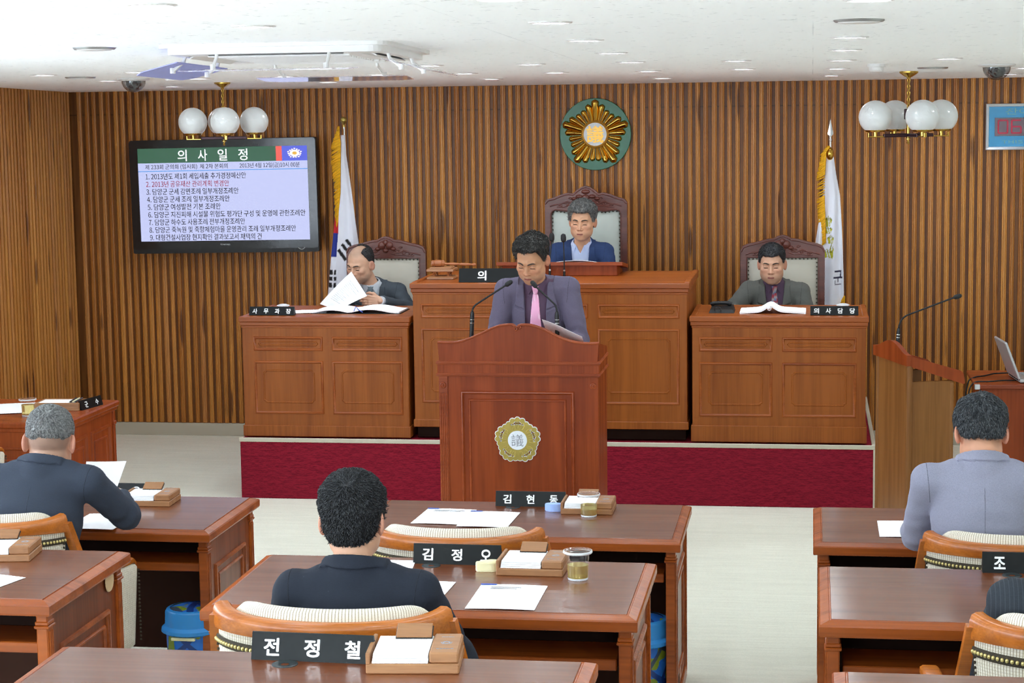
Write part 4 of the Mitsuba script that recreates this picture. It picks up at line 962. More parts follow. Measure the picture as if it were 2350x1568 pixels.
tb2 = thing('desk_tray', 'wooden pen tray with loose papers beside the small angled nameplate', 'tray')
TMx = mat4(-4.26, 10.50, .74, 4)
part(tb2, 'box', tf(cat([box(-.13, .13, -.09, .09, 0, .012), box(-.13, .13, -.09, -.078, .01, .045), box(-.13, .13, .078, .09, .01, .045), box(.118, .13, -.09, .09, .01, .045), box(-.13, -.118, -.09, .09, .01, .045)]), TMx), 'mat_oak_box')
part(tb2, 'papers', tf(box(-.118, .06, -.075, .075, .012, .042, .001), TMx), 'mat_paper')
for i in range(3): part(tb2, 'pen', tf(tube([(.075 + .015 * i, -.07, .05), (.07 + .018 * i, .06, .052)], .0045, 8), TMx), ('mat_black', 'mat_soap_yellow', 'mat_black_gloss')[i], 40)
def sheet(key_label, x, y, z, rz, w=.21, h=.297, curl=.0, n='paper_sheet', t=.0012, ink=0, blue=0):
    V = np.array([[(w * (u - .5), h * (v - .5), .001 + curl * max(0, v - .6) ** 2 * 4 + .002 * math.sin(u * 3)) for v in np.linspace(0, 1, 9)] for u in np.linspace(0, 1, 7)])
    k = thing(n, key_label, 'paper'); Mx = mat4(x, y, z + .0012, rz)
    part(k, 'sheet', tf(thick(V, t), Mx), 'mat_paper', 40)
    if ink:
        rr = np.random.default_rng(int(abs(x * 1000)) + 3)
        part(k, 'print', tf(cat([box(-w * .32, -w * .32 + w * .64 * rr.uniform(.6, 1), h * (.36 - .06 * i), h * (.36 - .06 * i) + .004, .004, .0046, .0001) for i in range(ink)]), Mx), 'mat_grey_ink', kind='stuff')
    if blue: part(k, 'blue_corner', tf(box(-w / 2, -w / 2 + .05, h / 2 - .012, h / 2, .004, .0046, .0001), Mx), 'mat_blue_ink')
    return k
sheet('white papers spread on the far left desk behind the plastic cup', -4.52, 10.42, .741, 20, .42, .30, .02)

# ================================================================== COUNCILLORS' DESKS
dk = Proto(); HX, HY = .665, .362
dk.add('top', box(-HX + .035, HX - .035, -HY + .035, HY - .035, .715, .7405, .001), 'mat_desk_top')
bev = [(0, .716), (0, .7245), (.004, .7285), (.030, .7385), (.0325, .7375), (.0345, .7355), (.036, .739)]
dk.add('edge', ring_sweep([(-HX, -HY), (HX, -HY), (HX, HY), (-HX, HY)], [(0, .700), (0, .7245), (.004, .729), (.029, .7385), (.0315, .7365), (.034, .7365), (.035, .7395)]), 'mat_desk_edge', 25)
dk.add('edge', ring_sweep([(-HX, -HY), (HX, -HY), (HX, HY), (-HX, HY)], [(.04, .694), (.002, .694), (0, .700)]), 'mat_desk_edge')
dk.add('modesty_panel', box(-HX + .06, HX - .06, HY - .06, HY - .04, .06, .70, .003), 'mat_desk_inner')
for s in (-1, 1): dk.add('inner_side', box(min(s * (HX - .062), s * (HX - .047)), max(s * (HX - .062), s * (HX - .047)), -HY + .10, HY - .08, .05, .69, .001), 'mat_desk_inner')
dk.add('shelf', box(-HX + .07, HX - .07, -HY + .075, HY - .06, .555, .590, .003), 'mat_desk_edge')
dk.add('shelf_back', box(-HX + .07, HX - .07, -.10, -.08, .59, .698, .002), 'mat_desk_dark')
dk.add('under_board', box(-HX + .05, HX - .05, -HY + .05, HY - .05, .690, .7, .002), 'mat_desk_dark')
for s in (-1, 1):
    xo = s * (HX - .022); xi = s * (HX - .060)
    x0, x1 = min(xo, xi), max(xo, xi)
    for y in (-HY + .035, HY - .082):
        dk.add('leg', cat([box(x0, x1, y, y + .047, 0, .694, .004), box(x0 - .006, x1 + .006, y - .006, y + .053, .645, .655, .003), box(x0 - .003, x1 + .003, y - .003, y + .050, .655, .668, .003)] + [tube([(xo + s * .0005, y + q, .03), (xo + s * .0005, y + q, .635)], .0035, 6) for q in (.012, .024, .036)]), 'mat_desk_edge', 25)
    pan = box(min(s * (HX - .045), s * (HX - .030)), max(s * (HX - .045), s * (HX - .030)), -HY + .08, HY - .08, .03, .694, .002)
    dk.add('side_panel', pan, 'mat_desk_side')
    fnx = (lambda u, v, w, s=s: (s * (HX - .030 + w), u, v))
    path = [(-HY + .15, .10), (HY - .15, .10), (HY - .15, .57), (-HY + .15, .57)]
    m1 = ring_sweep(path, [(0, 0), (.004, .009), (.013, .010), (.020, .001), (.022, 0)], True, fnx); m2 = ring_sweep([(-HY + .19, .14), (HY - .19, .14), (HY - .19, .525), (-HY + .19, .525)], [(0, 0), (.004, .007), (.010, .007), (.013, 0)], True, fnx)
    if s < 0: m1.invert(); m2.invert()
    dk.add('side_moulding', m1, 'mat_desk_edge', 40); dk.add('side_moulding', m2, 'mat_desk_edge', 40)
    dk.add('foot_rail', box(min(s * (HX - .02), s * (HX - .06)), max(s * (HX - .02), s * (HX - .06)), -HY + .03, HY - .03, 0, .055, .004), 'mat_desk_edge')
DESKS = {'c3': (-1.164, 7.745, 0, 'front centre councillor desk of glossy brown wood behind the lectern'), 'c2': (-1.164, 5.885, .19, 'middle councillor desk of glossy brown wood before the man with black hair'), 'c1': (-1.16, 4.075, .38, 'nearest councillor desk, its glossy pale reflecting top cut off by the bottom of the photo'),
         'r3': (.675, 7.755, 0, 'front right councillor desk under the elbow of the man in grey blue'), 'r2': (.690, 5.893, .19, 'right councillor desk with ceiling lights mirrored in its glossy top'), 'r1': (.715, 4.06, .38, 'councillor desk at the bottom right corner of the photo'),
         'l3': (-3.058, 7.745, 0, 'left councillor desk with purplish reflecting top before the grey haired man'), 'l2': (-2.973, 5.885, .19, 'left councillor desk at the photo edge with a round beige sticker on its side')}
for q, (x, y, z, lab) in DESKS.items():
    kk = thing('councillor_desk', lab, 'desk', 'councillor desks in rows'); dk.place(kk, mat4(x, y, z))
solo('round_sticker', tf(lathe([(0, .003), (.036, .003), (.038, 0), (0, 0)], 28), trimesh.transformations.translation_matrix([-2.973 + HX - .024, 6.10, .19 + .665]) @ rotm('y', 90)), 'mat_sticker', 'round beige disc stuck on the side of the left desk', 'sticker', smooth=30)

# ================================================================== COUNCILLORS' CHAIRS
ch = Proto()
def plan(t, off=0.0, scale=1.0):
    a = np.radians(72) * t
    x = .318 * np.sin(a) / math.sin(math.radians(72)); y = -.31 + .155 * (1 - np.cos(a)) / (1 - math.cos(math.radians(72)))
    dx = .318 * np.cos(a) / math.sin(math.radians(72)); dy = .155 * np.sin(a) / (1 - math.cos(math.radians(72)))
    n = np.hypot(dx, dy); return x * scale - off * dy / n, y + off * dx / n
Ts = np.linspace(-1, 1, 37)
def loft(sec, ts=Ts, closed=True):
    V = np.zeros((len(ts), len(sec), 3))
    for i, t in enumerate(ts):
        for j, s_ in enumerate(sec):
            off, z = s_[:2]; sc = s_[2] if len(s_) > 2 else 1.0
            x, y = plan(t, off, sc); V[i, j] = (x, y, z)
    return V
sec = [(-.006, .862), (-.010, .872), (-.010, .895), (-.004, .905), (.010, .909), (.030, .908), (.038, .902), (.040, .89), (.036, .866), (.02, .858), (-.006, .862)]
V = loft(sec)
for i, t in enumerate(Ts):                     # the rail thickens towards its ends
    V[i, :, 2] += (abs(t) ** 4) * (.012 * (sec_z := np.array([q[1] for q in sec]) - .885) / .024 + .004)
rail = grid_mesh(V)
ends = []
for i in (0, -1):
    ends.append(hull(V[i][:-1] + np.array([0, .006, 0]) * 0)) if False else None
capA = trimesh.Trimesh(V[0][:-1], [(0, j, j + 1) for j in range(1, len(sec) - 2)], process=False); capB = trimesh.Trimesh(V[-1][:-1], [(0, j + 1, j) for j in range(1, len(sec) - 2)], process=False)
ch.add('back_rail', cat([rail, capA, capB]), 'mat_chair_wood', 50)
secb = [(.004, .868), (.002, .80, 1.0), (.006, .70, .985), (.012, .58, .965), (.02, .42, .94)]
Tb = np.linspace(-.985, .985, 41); V = loft(secb, Tb); m = grid_mesh(V)
L = np.concatenate([[0], np.cumsum(np.linalg.norm(np.diff(V[:, 0], axis=0), axis=1))])
uv = np.stack(np.meshgrid(L / .0085, np.array([s_[1] for s_ in secb]) / .0085, indexing='ij'), -1).reshape(-1, 2)
scene['mat_weave2'] = {'type': 'twosided', 'bsdf': scene['mat_weave']}
ch.add('outer_back', m, 'mat_weave2', True, label='checked cream cloth back', uv=uv)
secg = [(-.001, .838), (-.004, .832), (-.004, .818), (-.001, .812)]
ch.add('gimp', grid_mesh(loft(secg, Tb)[:, ::-1]), 'mat_gimp', True)
bd = []
for t in np.linspace(-.97, .97, 52): x, y = plan(t, -.005); bd.append(ball_low((x, y, .825), .0062, 5))
ch.add('nail_heads', cat(bd), 'mat_nail', True, label='brass nail heads', kind='stuff')
sg = []; sb = []
for s in (-1, 1):
    for z in np.arange(.46, .82, .014):
        x, y = plan(s * .965, -.003, 1 - .06 * (.868 - z) / .448); sb.append(ball_low((x, y, z), .0045, 5))
ch.add('side_nail_heads', cat(sb), 'mat_gimp', True, kind='stuff')
secp = [(.036, .84), (.040, .905), (.046, .925), (.060, .935), (.080, .930), (.094, .912), (.102, .87), (.110, .70), (.115, .55), (.10, .44), (.05, .43), (.036, .84)]
Tp = np.linspace(-.93, .93, 33); V = loft(secp, Tp)
for i, t in enumerate(Tp):
    f = max(0, (abs(t) - .62) / .31); V[i, :, 2] -= .028 * f ** 2 * (np.array([q[1] for q in secp]) > .88)
m = grid_mesh(V); m.invert(); 
uvp = np.stack(np.meshgrid(np.linspace(0, 80, 33), np.linspace(0, 74, 12), indexing='ij'), -1).reshape(-1, 2)
ch.add('inner_pad', m, 'mat_weave2', True, uv=uvp)
ch.add('seat_frame', box(-.29, .29, -.20, .27, .33, .40, .01), 'mat_chair_wood')
seatm = hull([(sx * (.30 - o), y, z) for o, z in ((.02, .38), (0, .42), (.04, .455)) for sx in (-1, 1) for y in (-.20 + o, .29 - o)])
ch.add('seat_cushion', seatm, 'mat_cloth_cream', 40)
for s in (-1, 1):
    ex_, ey_ = .318, -.155
    ch.add('back_post', hull([(s * (ex_ + a), ey_ + b, .89) for a in (-.014, .016) for b in (-.02, .022)] + [(s * (ex_ + .035 + a), ey_ + .115 + b, .625) for a in (-.018, .014) for b in (-.022, .03)]), 'mat_chair_wood', 30)
    ap = [(ex_ + .035, ey_ + .10, .640), (ex_ + .058, .02, .655), (ex_ + .076, .16, .655), (ex_ + .082, .27, .648), (ex_ + .080, .30, .630)]
    arm = []
    A = np.array(ap); t = np.linspace(0, 4, 17); A = np.stack([np.interp(t, range(5), A[:, q]) for q in range(3)], 1)
    prof = np.array([(-.026, -.010), (-.026, .006), (-.018, .012), (.018, .012), (.026, .006), (.026, -.010), (-.026, -.010)])
    Va = np.array([[(s * (p[0] + q[0]), p[1], p[2] + q[1]) for q in prof] for p in A])
    ma = grid_mesh(Va); 
    if s > 0: ma.invert()
    capm = hull(Va[-1][:-1] + np.array([0, 0.004, 0])) if False else trimesh.Trimesh(Va[-1][:-1], [(0, j, j + 1) if s < 0 else (0, j + 1, j) for j in range(1, 5)], process=False)
    ch.add('arm', cat([ma, capm]), 'mat_chair_wood', 40)
    Vp = np.array([[(s * (p[0] + .018 - .02 * (1 - w)), p[1] - .012, .30 + (p[2] - .012 - .30) * w) for w in np.linspace(0, 1, 6)] for p in A])
    mp = thick(Vp, .03); 
    if s < 0: mp.invert()
    uvq = np.stack(np.meshgrid(np.linspace(0, 48, 17), np.linspace(0, 40, 6), indexing='ij'), -1).reshape(-1, 2)
    ch.add('arm_panel', mp, 'mat_weave2', True, uv=np.vstack([uvq, uvq]))
    for z in (0,):
        nb = [ball_low((s * (A[-1][0] + .037), A[-1][1] - .010, zz), .0055, 5) for zz in np.arange(.32, .62, .015)]
        ch.add('arm_nail_heads', cat(nb), 'mat_gimp', True, kind='stuff')
    for y in (-.18, .25):
        ch.add('leg', hull([(s * .26 + a, y + b, .34) for a in (-.022, .022) for b in (-.022, .022)] + [(s * .275 + a, y * 1.05 + b, 0) for a in (-.014, .014) for b in (-.014, .014)]), 'mat_chair_wood')
CHAIRS = {'c2': (-1.255, 5.05, .19, 'cream upholstered armchair of the man with black hair, behind the middle desk'), 'c3': (-1.265, 6.90, 0, 'empty cream upholstered armchair between the front and middle centre desks'), 'r3': (.715, 6.97, 0, 'cream upholstered armchair of the man in the grey blue suit'), 'r2': (.73, 5.13, .19, 'cream upholstered armchair at the lower right corner'),
          'l3': (-3.09, 6.98, 0, 'cream upholstered armchair of the grey haired man at left'), 'ex': (-4.70, 9.42, 0, 'wooden armchair whose arm shows at the left edge before the far left desk')}
for q, (x, y, z, lab) in CHAIRS.items():
    kk = thing('armchair', lab, 'chair', 'upholstered armchairs of the councillors'); ch.place(kk, mat4(x, y, z))

# ================================================================== THINGS ON THE DESKS
nameplate('black nameplate with three white characters on the nearest desk', '전정철', .298, .064, mat4(-1.165, 4.335, 1.1205, -2), size=.66)
nameplate('black nameplate with three white characters on the middle desk behind the pale yellow case', '김정오', .292, .064, mat4(-1.148, 6.128, .9305, -1), size=.62)
nameplate('black nameplate with three white characters on the front desk before the lectern', '김현동', .298, .062, mat4(-1.174, 7.985, .7405, 0), size=.62)
nameplate('black nameplate with three white characters on the right desk, cut by the photo edge', '조', .292, .064, mat4(.686, 6.18, .9305, 0), xs=[-.093], size=.62)
nameplate('black nameplate half hidden behind the raised paper at left', '우', .29, .062, mat4(-3.02, 8.02, .7405, 0), xs=[.092], size=.62)
for x, y, z, lab in ((-1.222, 4.308, 1.1205, 'round cable grommet in the nearest desk top'), (-1.228, 6.105, .9305, 'round cable grommet in the middle desk top'), (-1.245, 7.965, .7405, 'round cable grommet in the front desk top'), (.628, 6.15, .9305, 'round cable grommet in the right desk top')):
    solo('grommet', lathe([(.010, .0005), (.018, .002), (.028, .003), (.031, .0015), (.031, 0), (.010, 0)], 24, (x, y, z)), 'mat_grommet', lab, 'grommet', 'cable grommets', smooth=30)
tr = Proto()
tr.add('box', cat([box(-.108, .108, -.085, .085, 0, .024, .003), box(-.108, -.098, -.085, .085, .022, .050, .002)]), 'mat_oak_box')
tr.add('paper_stack', cat([box(-.094 + .001 * i, .036 + .001 * (i % 2), -.082 + .0008 * i, .072, .0245 + .006 * i, .030 + .006 * i, .0008) for i in range(4)]), 'mat_paper')
tr.add('clip', tf(box(-.042, .042, -.024, .024, -.003, .003, .001), trimesh.transformations.translation_matrix([-.008, .066, .063]) @ rotm('x', 24)), 'mat_oak_box')
tr.add('clip_edge', tf(box(-.044, .044, -.026, .022, -.006, -.003, .001), trimesh.transformations.translation_matrix([-.008, .066, .063]) @ rotm('x', 24)), 'mat_black')
tr.add('book', box(.039, .107, -.083, .083, .0245, .051, .004), 'mat_oak_box', label='brown bound booklet')
fl2 = scallop(.0095, .013, 5, 3)
tr.add('book__print', cat([poly3(fl2.difference(Point(0, 0).buffer(.006)), 'xy', 0, .0004)]).apply_translation([.073, 0, .0511]), 'mat_grey_ink', kind='stuff')
tr.add('book_lettering', cat([mv(fit_text('담양군의회', .040, .007, .0004), .073, -.050, .0511), box(.058, .088, .048, .051, .0511, .0515, .0001)]), 'mat_grey_ink', kind='stuff')
for x, y, z, rz, lab in ((-.915, 4.345, 1.1205, 6, 'wooden note tray with white paper and brown booklet on the nearest desk'), (-.885, 6.075, .9305, -1, 'wooden note tray with white paper and booklet on the middle desk left of the cup'), (-.918, 7.925, .7405, 0, 'wooden note tray partly behind the cup on the front desk'), (-2.825, 7.925, .7405, 2, 'wooden note tray on the purplish left desk'), (-2.70, 6.10, .9305, 8, 'wooden note tray cut by the left edge of the photo')):
    kk = thing('note_tray', lab, 'tray', 'wooden note trays of the councillors'); tr.place(kk, mat4(x, y, z, rz))
# plastic cups of tea
def cup(label, x, y, z, s=1.0, level=.048):
    k = thing('tea_cup', label, 'cup', 'clear plastic cups of yellow tea')
    P = lambda n, m, b, sm=True: part(k, n, tf(m, mat4(x, y, z, 0, s)), b, sm)
    rs = lambda h: .0315 + .0045 * h / .088
    P('wall', lathe([(rs(h) + (.0006 if i % 2 else 0), h) for i, h in enumerate(np.linspace(.002, .086, 15))], 32), 'mat_cup')
    P('bottom', lathe([(0, .003), (.030, .002), (.0315, .002)], 28), 'mat_cup_rim')
    P('tea', lathe([(0, .0035), (.0308, .0035), (rs(level) - .0012, level), (0, level)], 32), 'mat_tea', 40)
    P('lid', lathe([(.0355, .084), (.0455, .085), (.047, .089), (.0455, .093), (.040, .094), (.036, .0915), (.03, .0925), (.016, .0935), (0, .0945)], 36), 'mat_cup')
    P('lid_rim', lathe([(.0445, .0845), (.0475, .088), (.0460, .0935), (.0435, .0935)], 36), 'mat_cup_rim')
    P('base_ring', lathe([(.0318, .001), (.0328, .006), (.0318, .011)], 32), 'mat_cup_rim')
cup('clear plastic cup of yellow tea on the middle desk right of the note tray', -.728, 5.97, .9305)
cup('clear plastic cup of yellow tea on the front desk before the note tray', -.905, 7.815, .7405, 1.02)
cup('clear plastic cup of yellow tea on the far left desk', -4.345, 10.22, .7405, 1.05, .062)
for x, y, lab in ((-3.362, 12.05, 'glass cup lid showing behind the left dais nameplate'), (.19, 12.05, 'glass cup lid showing behind the right dais nameplate')):
    k = thing('covered_glass', lab, 'cup'); z0 = 1.1435 if x < -1 else 1.1535
    part(k, 'glass', lathe([(0, 0), (.03, 0), (.034, .036), (.031, .036), (.028, .004), (0, .004)], 28, (x, y, z0)), 'mat_cup_rim', 40)
    part(k, 'lid', lathe([(0, .048), (.02, .046), (.040, .039), (.042, .035), (0, .035)], 28, (x, y, z0)), 'mat_cup_rim', 30)
# eraser cases / tissue cases
def case(label, x, y, z, bsdf, rz=0, kind=0):
    k = thing('desk_case', label, 'case')
    if kind: pl = np.vstack([arc(.012, 0, .026, -110, 110, 14), arc(-.030, .0, .012, 130, 230, 6)])
    else: pl = np.stack([.039 * np.cos(np.linspace(0, 2 * np.pi, 32)[:-1]), .024 * np.sin(np.linspace(0, 2 * np.pi, 32)[:-1])], 1)
    g = Polygon(pl)
    ms = [poly3(g.buffer(-.002), 'xy', 0, .003), poly3(g, 'xy', .003, .028), poly3(g.buffer(-.002), 'xy', .028, .031)]
    part(k, 'body', tf(cat(ms), mat4(x, y, z, rz)), bsdf, 30)
    part(k, 'slot', tf(poly3(g.buffer(-.012), 'xy', .031, .0322), mat4(x, y, z, rz)), bsdf)
case('pale yellow small desk case before the middle nameplate', -1.030, 6.058, .9305, 'mat_soap_yellow', 20, 1)
case('pale blue oval desk case before the front nameplate', -1.062, 7.91, .7405, 'mat_soap_blue')
case('pale blue oval desk case beside the half hidden left nameplate', -2.93, 7.955, .7405, 'mat_soap_blue')
# loose papers
sheet('left sheet of the two papers on the front centre desk', -1.50, 7.745, .7405, -3, ink=2, blue=1)
sheet('right sheet of the two papers on the front centre desk', -1.305, 7.70, .742, -2, blue=1)
sheet('white sheet at the near edge of the middle desk beside the cup', -.915, 5.715, .9305, 0, ink=2, blue=1)
sheet('white sheet showing right of the black haired man\'s shoulder', -1.215, 5.74, .9305, -2)
sheet('white sheet beyond the black haired man, before the middle nameplate', -1.40, 6.05, .9305, 6, .24, .20, ink=2)
sheet('white sheet on the right front desk beside the grey blue sleeve', .37, 7.67, .7405, 0)
sheet('white sheet at the left photo edge on the lower left desk', -2.64, 5.69, .9305, -14)
sheet('white sheet under the grey haired man\'s elbow on the left desk', -2.90, 7.52, .7405, 0, ink=0)
# papers on the dais
sheet('white papers beside the left dais nameplate', -3.17, 12.0, 1.1435, 12, .21, .20)
bk = thing('open_binder', 'open binder of white pages before the man reading at left', 'binder')
nu = 21; V = np.array([[(-3.13 + .56 * u, 11.90 + .28 * v, 1.148 + .022 * math.sin(math.pi * min(1, 1.9 * abs(u - .42))) * (1 - abs(2 * u - 1) ** 3) + .003) for v in np.linspace(0, 1, 7)] for u in np.linspace(0, 1, nu)])
part(bk, 'pages', thick(V, .008), 'mat_paper', 40)
part(bk, 'ribbon', tube([(-2.86, 11.90, 1.160), (-2.855, 11.93, 1.187), (-2.83, 11.90, 1.167), (-2.80, 11.885, 1.155)], .003, 6), 'mat_blue_ink', True)
part(bk, 'cover', box(-3.14, -2.56, 11.895, 12.19, 1.1435, 1.1465, .001), 'mat_black')
b2 = thing('open_book', 'open book of white pages before the man at right on the dais', 'book')
V = np.array([[(-.435 + .40 * u, 11.86 + .27 * v, 1.158 + .030 * math.exp(-((u - .46) / .10) ** 2) + .012 * (1 - abs(2 * u - 1))) for v in np.linspace(0, 1, 7)] for u in np.linspace(0, 1, 25)])
part(b2, 'pages', thick(V, .010), 'mat_paper', 40)
part(b2, 'rolled_page', tube([(-.255, 11.86, 1.187), (-.255, 12.1, 1.187)], .014, 14, True), 'mat_paper', True)
tl = thing('telephone', 'black telephone with a cord on the left end of the right dais desk', 'telephone')
part(tl, 'body', hull([(-.625, 11.90, 1.154), (-.47, 11.90, 1.154), (-.625, 12.08, 1.154), (-.47, 12.08, 1.154), (-.615, 11.91, 1.174), (-.48, 11.91, 1.174), (-.61, 12.07, 1.191), (-.48, 12.07, 1.191)]), 'mat_black', False)
part(tl, 'handset', tube([(-.618, 12.03, 1.192), (-.60, 12.03, 1.202), (-.56, 12.03, 1.204), (-.52, 12.03, 1.204), (-.49, 12.03, 1.194)], [.016, .012, .011, .012, .016], 10), 'mat_black', True)
part(tl, 'cord', tube([(-.57 + .02 * math.cos(t), 11.895, 1.176 + .016 * math.sin(t)) for t in np.linspace(-.5, 3.6, 14)], .0028, 6), 'mat_black_gloss', True)
# waste bins under the desks
def bin_(label, x, y, z):
    k = thing('waste_bin', label, 'waste bin'); c = (x, y, z)
    part(k, 'drum', lathe([(0, 0), (.095, 0), (.10, .01), (.108, .30), (0, .30)], 36, c), 'mat_bin_print', 40)
    part(k, 'lid_skirt', lathe([(.108, .295), (.128, .305), (.126, .318), (.112, .330), (.110, .385), (.104, .395), (.09, .398)], 36, c), 'mat_bin_blue', 40)
    part(k, 'lid_top', lathe([(.094, .394), (.06, .404), (.02, .407), (0, .4075)], 36, c), 'mat_bin_print', True)
    part(k, 'flap_clip', box(x - .055, x + .045, y - .116, y - .104, z + .283, z + .296, .002), 'mat_soap_yellow')
bin_('blue plaid waste bin under the left front desk', -2.515, 7.50, 0.0)
bin_('blue plaid waste bin showing between the centre desks at right', -.665, 7.52, 0.0)
# ================================================================== PEOPLE
def cloth(name, c, var=.10, rough=.85, stripe=None):
    a = np.array(lin(*c))
    def f(p, n, uv):
        t = noise(p.x * 420, p.y * 420, p.z * 420)
        col = mi.Color3f(*[float(v) for v in a]) * (1 - var + 2 * var * t)
        if stripe is not None:
            s = dr.abs(p.x / .011 - dr.round(p.x / .011)) * .011
            col = mix(col, lin(*stripe), (1 - smoothstep(.0006, .0014, s)) * .5)
        return col
    M(name, proc(f), rough, sheen=.25, specular=.25)
def rot_head(pitch, yaw, roll): return (rotm('z', yaw) @ rotm('x', pitch) @ rotm('y', roll))[:3, :3]
EAR_R = rotm('z', -22)[:3, :3]
def head_sdf(q):
    """skull and face, facing -y, eyes at z = 0, in metres"""
    x = np.abs(q[:, 0]); qm = np.stack([x, q[:, 1], q[:, 2]], 1)
    d = S_ell(q, (0, .012, .030), (.0745, .096, .086))
    d = smin(d, S_ell(q, (0, -.022, -.040), (.068, .066, .079)), .03)
    d = smin(d, S_ell(qm, (.030, -.020, -.062), (.034, .050, .036)), .03)             # jaw corners
    d = smin(d, S_ell(q, (0, -.064, -.098), (.026, .020, .018)), .025)                 # chin
    d = smin(d, S_ell(qm, (.042, -.060, -.020), (.022, .020, .018)), .02)              # cheek bones
    d = smin(d, S_cap(qm, (.010, -.083, .024), (.040, -.072, .022), .011, .009), .016) # brows
    d = smin(d, S_ell(q, (0, -.070, -.068), (.030, .022, .022)), .016)                 # mouth mound
    d = smax(d, -S_ell(qm, (.031, -.098, .002), (.0195, .020, .0125)), .012)           # sockets
    d = smin(d, S_ell(qm, (.031, -.0725, .001), (.0155, .0135, .0115)), .005)          # lids
    d = smin(d, S_cap(q, (0, -.080, .012), (0, -.103, -.030), .0075, .0105), .010)     # nose
    d = smin(d, S_sph(qm, (.0125, -.093, -.034), .0088), .007)
    d = smax(d, -S_sph(qm, (.0065, -.1005, -.0425), .0038), .003)
    d = smin(d, S_cap(qm, (0, -.0925, -.0615), (.018, -.084, -.0645), .0042, .0025), .005)   # lips
    d = smin(d, S_cap(qm, (0, -.0910, -.0720), (.016, -.084, -.0690), .0050, .0025), .005)
    d = smax(d, -S_cap(qm, (0, -.0975, -.0666), (.020, -.0880, -.0665), .0013, .0010), .003)
    ear = S_ell(qm, (.0815, .016, -.010), (.0095, .021, .034), EAR_R)
    ear = smax(ear, -S_ell(qm, (.0920, .008, -.008), (.0075, .011, .020), EAR_R), .004)
    return smin(d, ear, .006)
def skull(q): return smin(S_ell(q, (0, .012, .030), (.0745, .096, .086)), S_ell(q, (0, .010, -.02), (.068, .075, .07)), .03)
HL_Y = [-.12, -.075, -.050, -.036, -.020, -.004, .010, .026, .045, .065, .085, .12]
STYLE = {'tuft': [.092, .088, .074, .040, .004, .016, .024, .012, -.034, -.060, -.068, -.068], 'swept': [.078, .075, .062, .028, .002, .016, .024, .012, -.034, -.060, -.068, -.068],
         'full': [.062, .060, .050, .022, .000, .016, .024, .012, -.034, -.060, -.068, -.068],
         'short': [.070, .066, .056, .034, .010, .020, .027, .016, -.020, -.040, -.046, -.046],
         'bald': [.150, .150, .145, .120, .070, .030, .022, .010, -.030, -.060, -.068, -.068],
         'crop': [.075, .066, .056, .034, .018, .026, .032, .026, .014, .006, .004, .004]}
def hair_sdf(q, style, thick_, lump, seed, part_line=0):
    hz = np.interp(q[:, 1], HL_Y, STYLE[style])
    if style == 'bald': hz = np.where((q[:, 0] < -.02) & (q[:, 1] < .05), .2, hz)
    if style == 'bald': hz = np.where(np.abs(q[:, 0]) < .045, np.maximum(hz, np.interp(q[:, 1], [-.06, .05, .075], [.14, .14, -.06])), hz)
    else: hz = hz + np.where(q[:, 1] < -.03, .010 * np.exp(-((np.abs(q[:, 0]) - .05) / .018) ** 2), 0)
    hz = hz + .010 * (meshkit.noise(q * 60 + seed) - .5)
    top = np.clip((q[:, 2] - .0) / .09, 0, 1)
    t = thick_ * (.28 + .72 * top) + lump * (.3 + .7 * top) * ((meshkit.noise(q * [38, 24, 26] + seed * 7) - .45) + .45 * (meshkit.noise(q * [170, 60, 70] + seed * 3) - .5))
    t = t * (1 - .60 * np.exp(-((q[:, 1] - .014) / .026) ** 2) * np.clip((.055 - q[:, 2]) / .035, 0, 1))
    d = skull(q) - np.maximum(t, .001)
    return smax(d, (hz - q[:, 2]) * .75, .008)
def rows(R): return R
def hand_caps(W, a, n, side, curl, spread=1.0, s=1.0):
    """capsules of a hand: palm, four fingers of three bones, a thumb from the side of the palm"""
    W, a, n = (np.asarray(v, float) for v in (W, a, n)); a /= np.linalg.norm(a); n = n - a * (n @ a); n /= np.linalg.norm(n)
    b = np.cross(a, n) * (-1 if side > 0 else 1); caps = []
    L = lambda u, v, w: W + s * (a * u + b * v + n * w)
    for k, (o, ln) in enumerate(((.027, .069), (.009, .077), (-.009, .071), (-.026, .055))):
        base = L(.086 - .004 * abs(k - 1), o * spread, 0)
        caps.append((L(.005, o * .55, 0), base, .0135 * s, .0105 * s))
        p = base; ang = 0
        for seg, (fr, c) in enumerate(zip((.46, .30, .24), curl)):
            ang += math.radians(c); d = a * math.cos(ang) + n * math.sin(ang) + b * o * .9 * (spread - 1 + .12)
            e = p + d / np.linalg.norm(d) * ln * fr * s
            caps.append((p, e, (.0092 - .0010 * seg) * s, (.0083 - .0011 * seg) * s)); p = e
    t0 = L(.022, .020, .004); t1 = L(.055, .046, .012); t2 = L(.082, .050, .022); t3 = L(.100, .046, .030)
    caps += [(L(.0, .008, 0), t0, .014 * s, .014 * s), (t0, t1, .013 * s, .0105 * s), (t1, t2, .0105 * s, .009 * s), (t2, t3, .009 * s, .007 * s)]
    return caps
def mesh_caps(caps, h=.003, k=.006, extra=None):
    P = np.array([c[0] for c in caps] + [c[1] for c in caps]); lo, hi = P.min(0) - .03, P.max(0) + .03
    def f(p):
        d = np.full(len(p), 9.0)
        for a, b, r1, r2 in caps: d = smin(d, S_cap(p, a, b, r1, r2), k)
        return d
    return surfnet(f, *[np.arange(lo[i], hi[i], h) for i in range(3)])
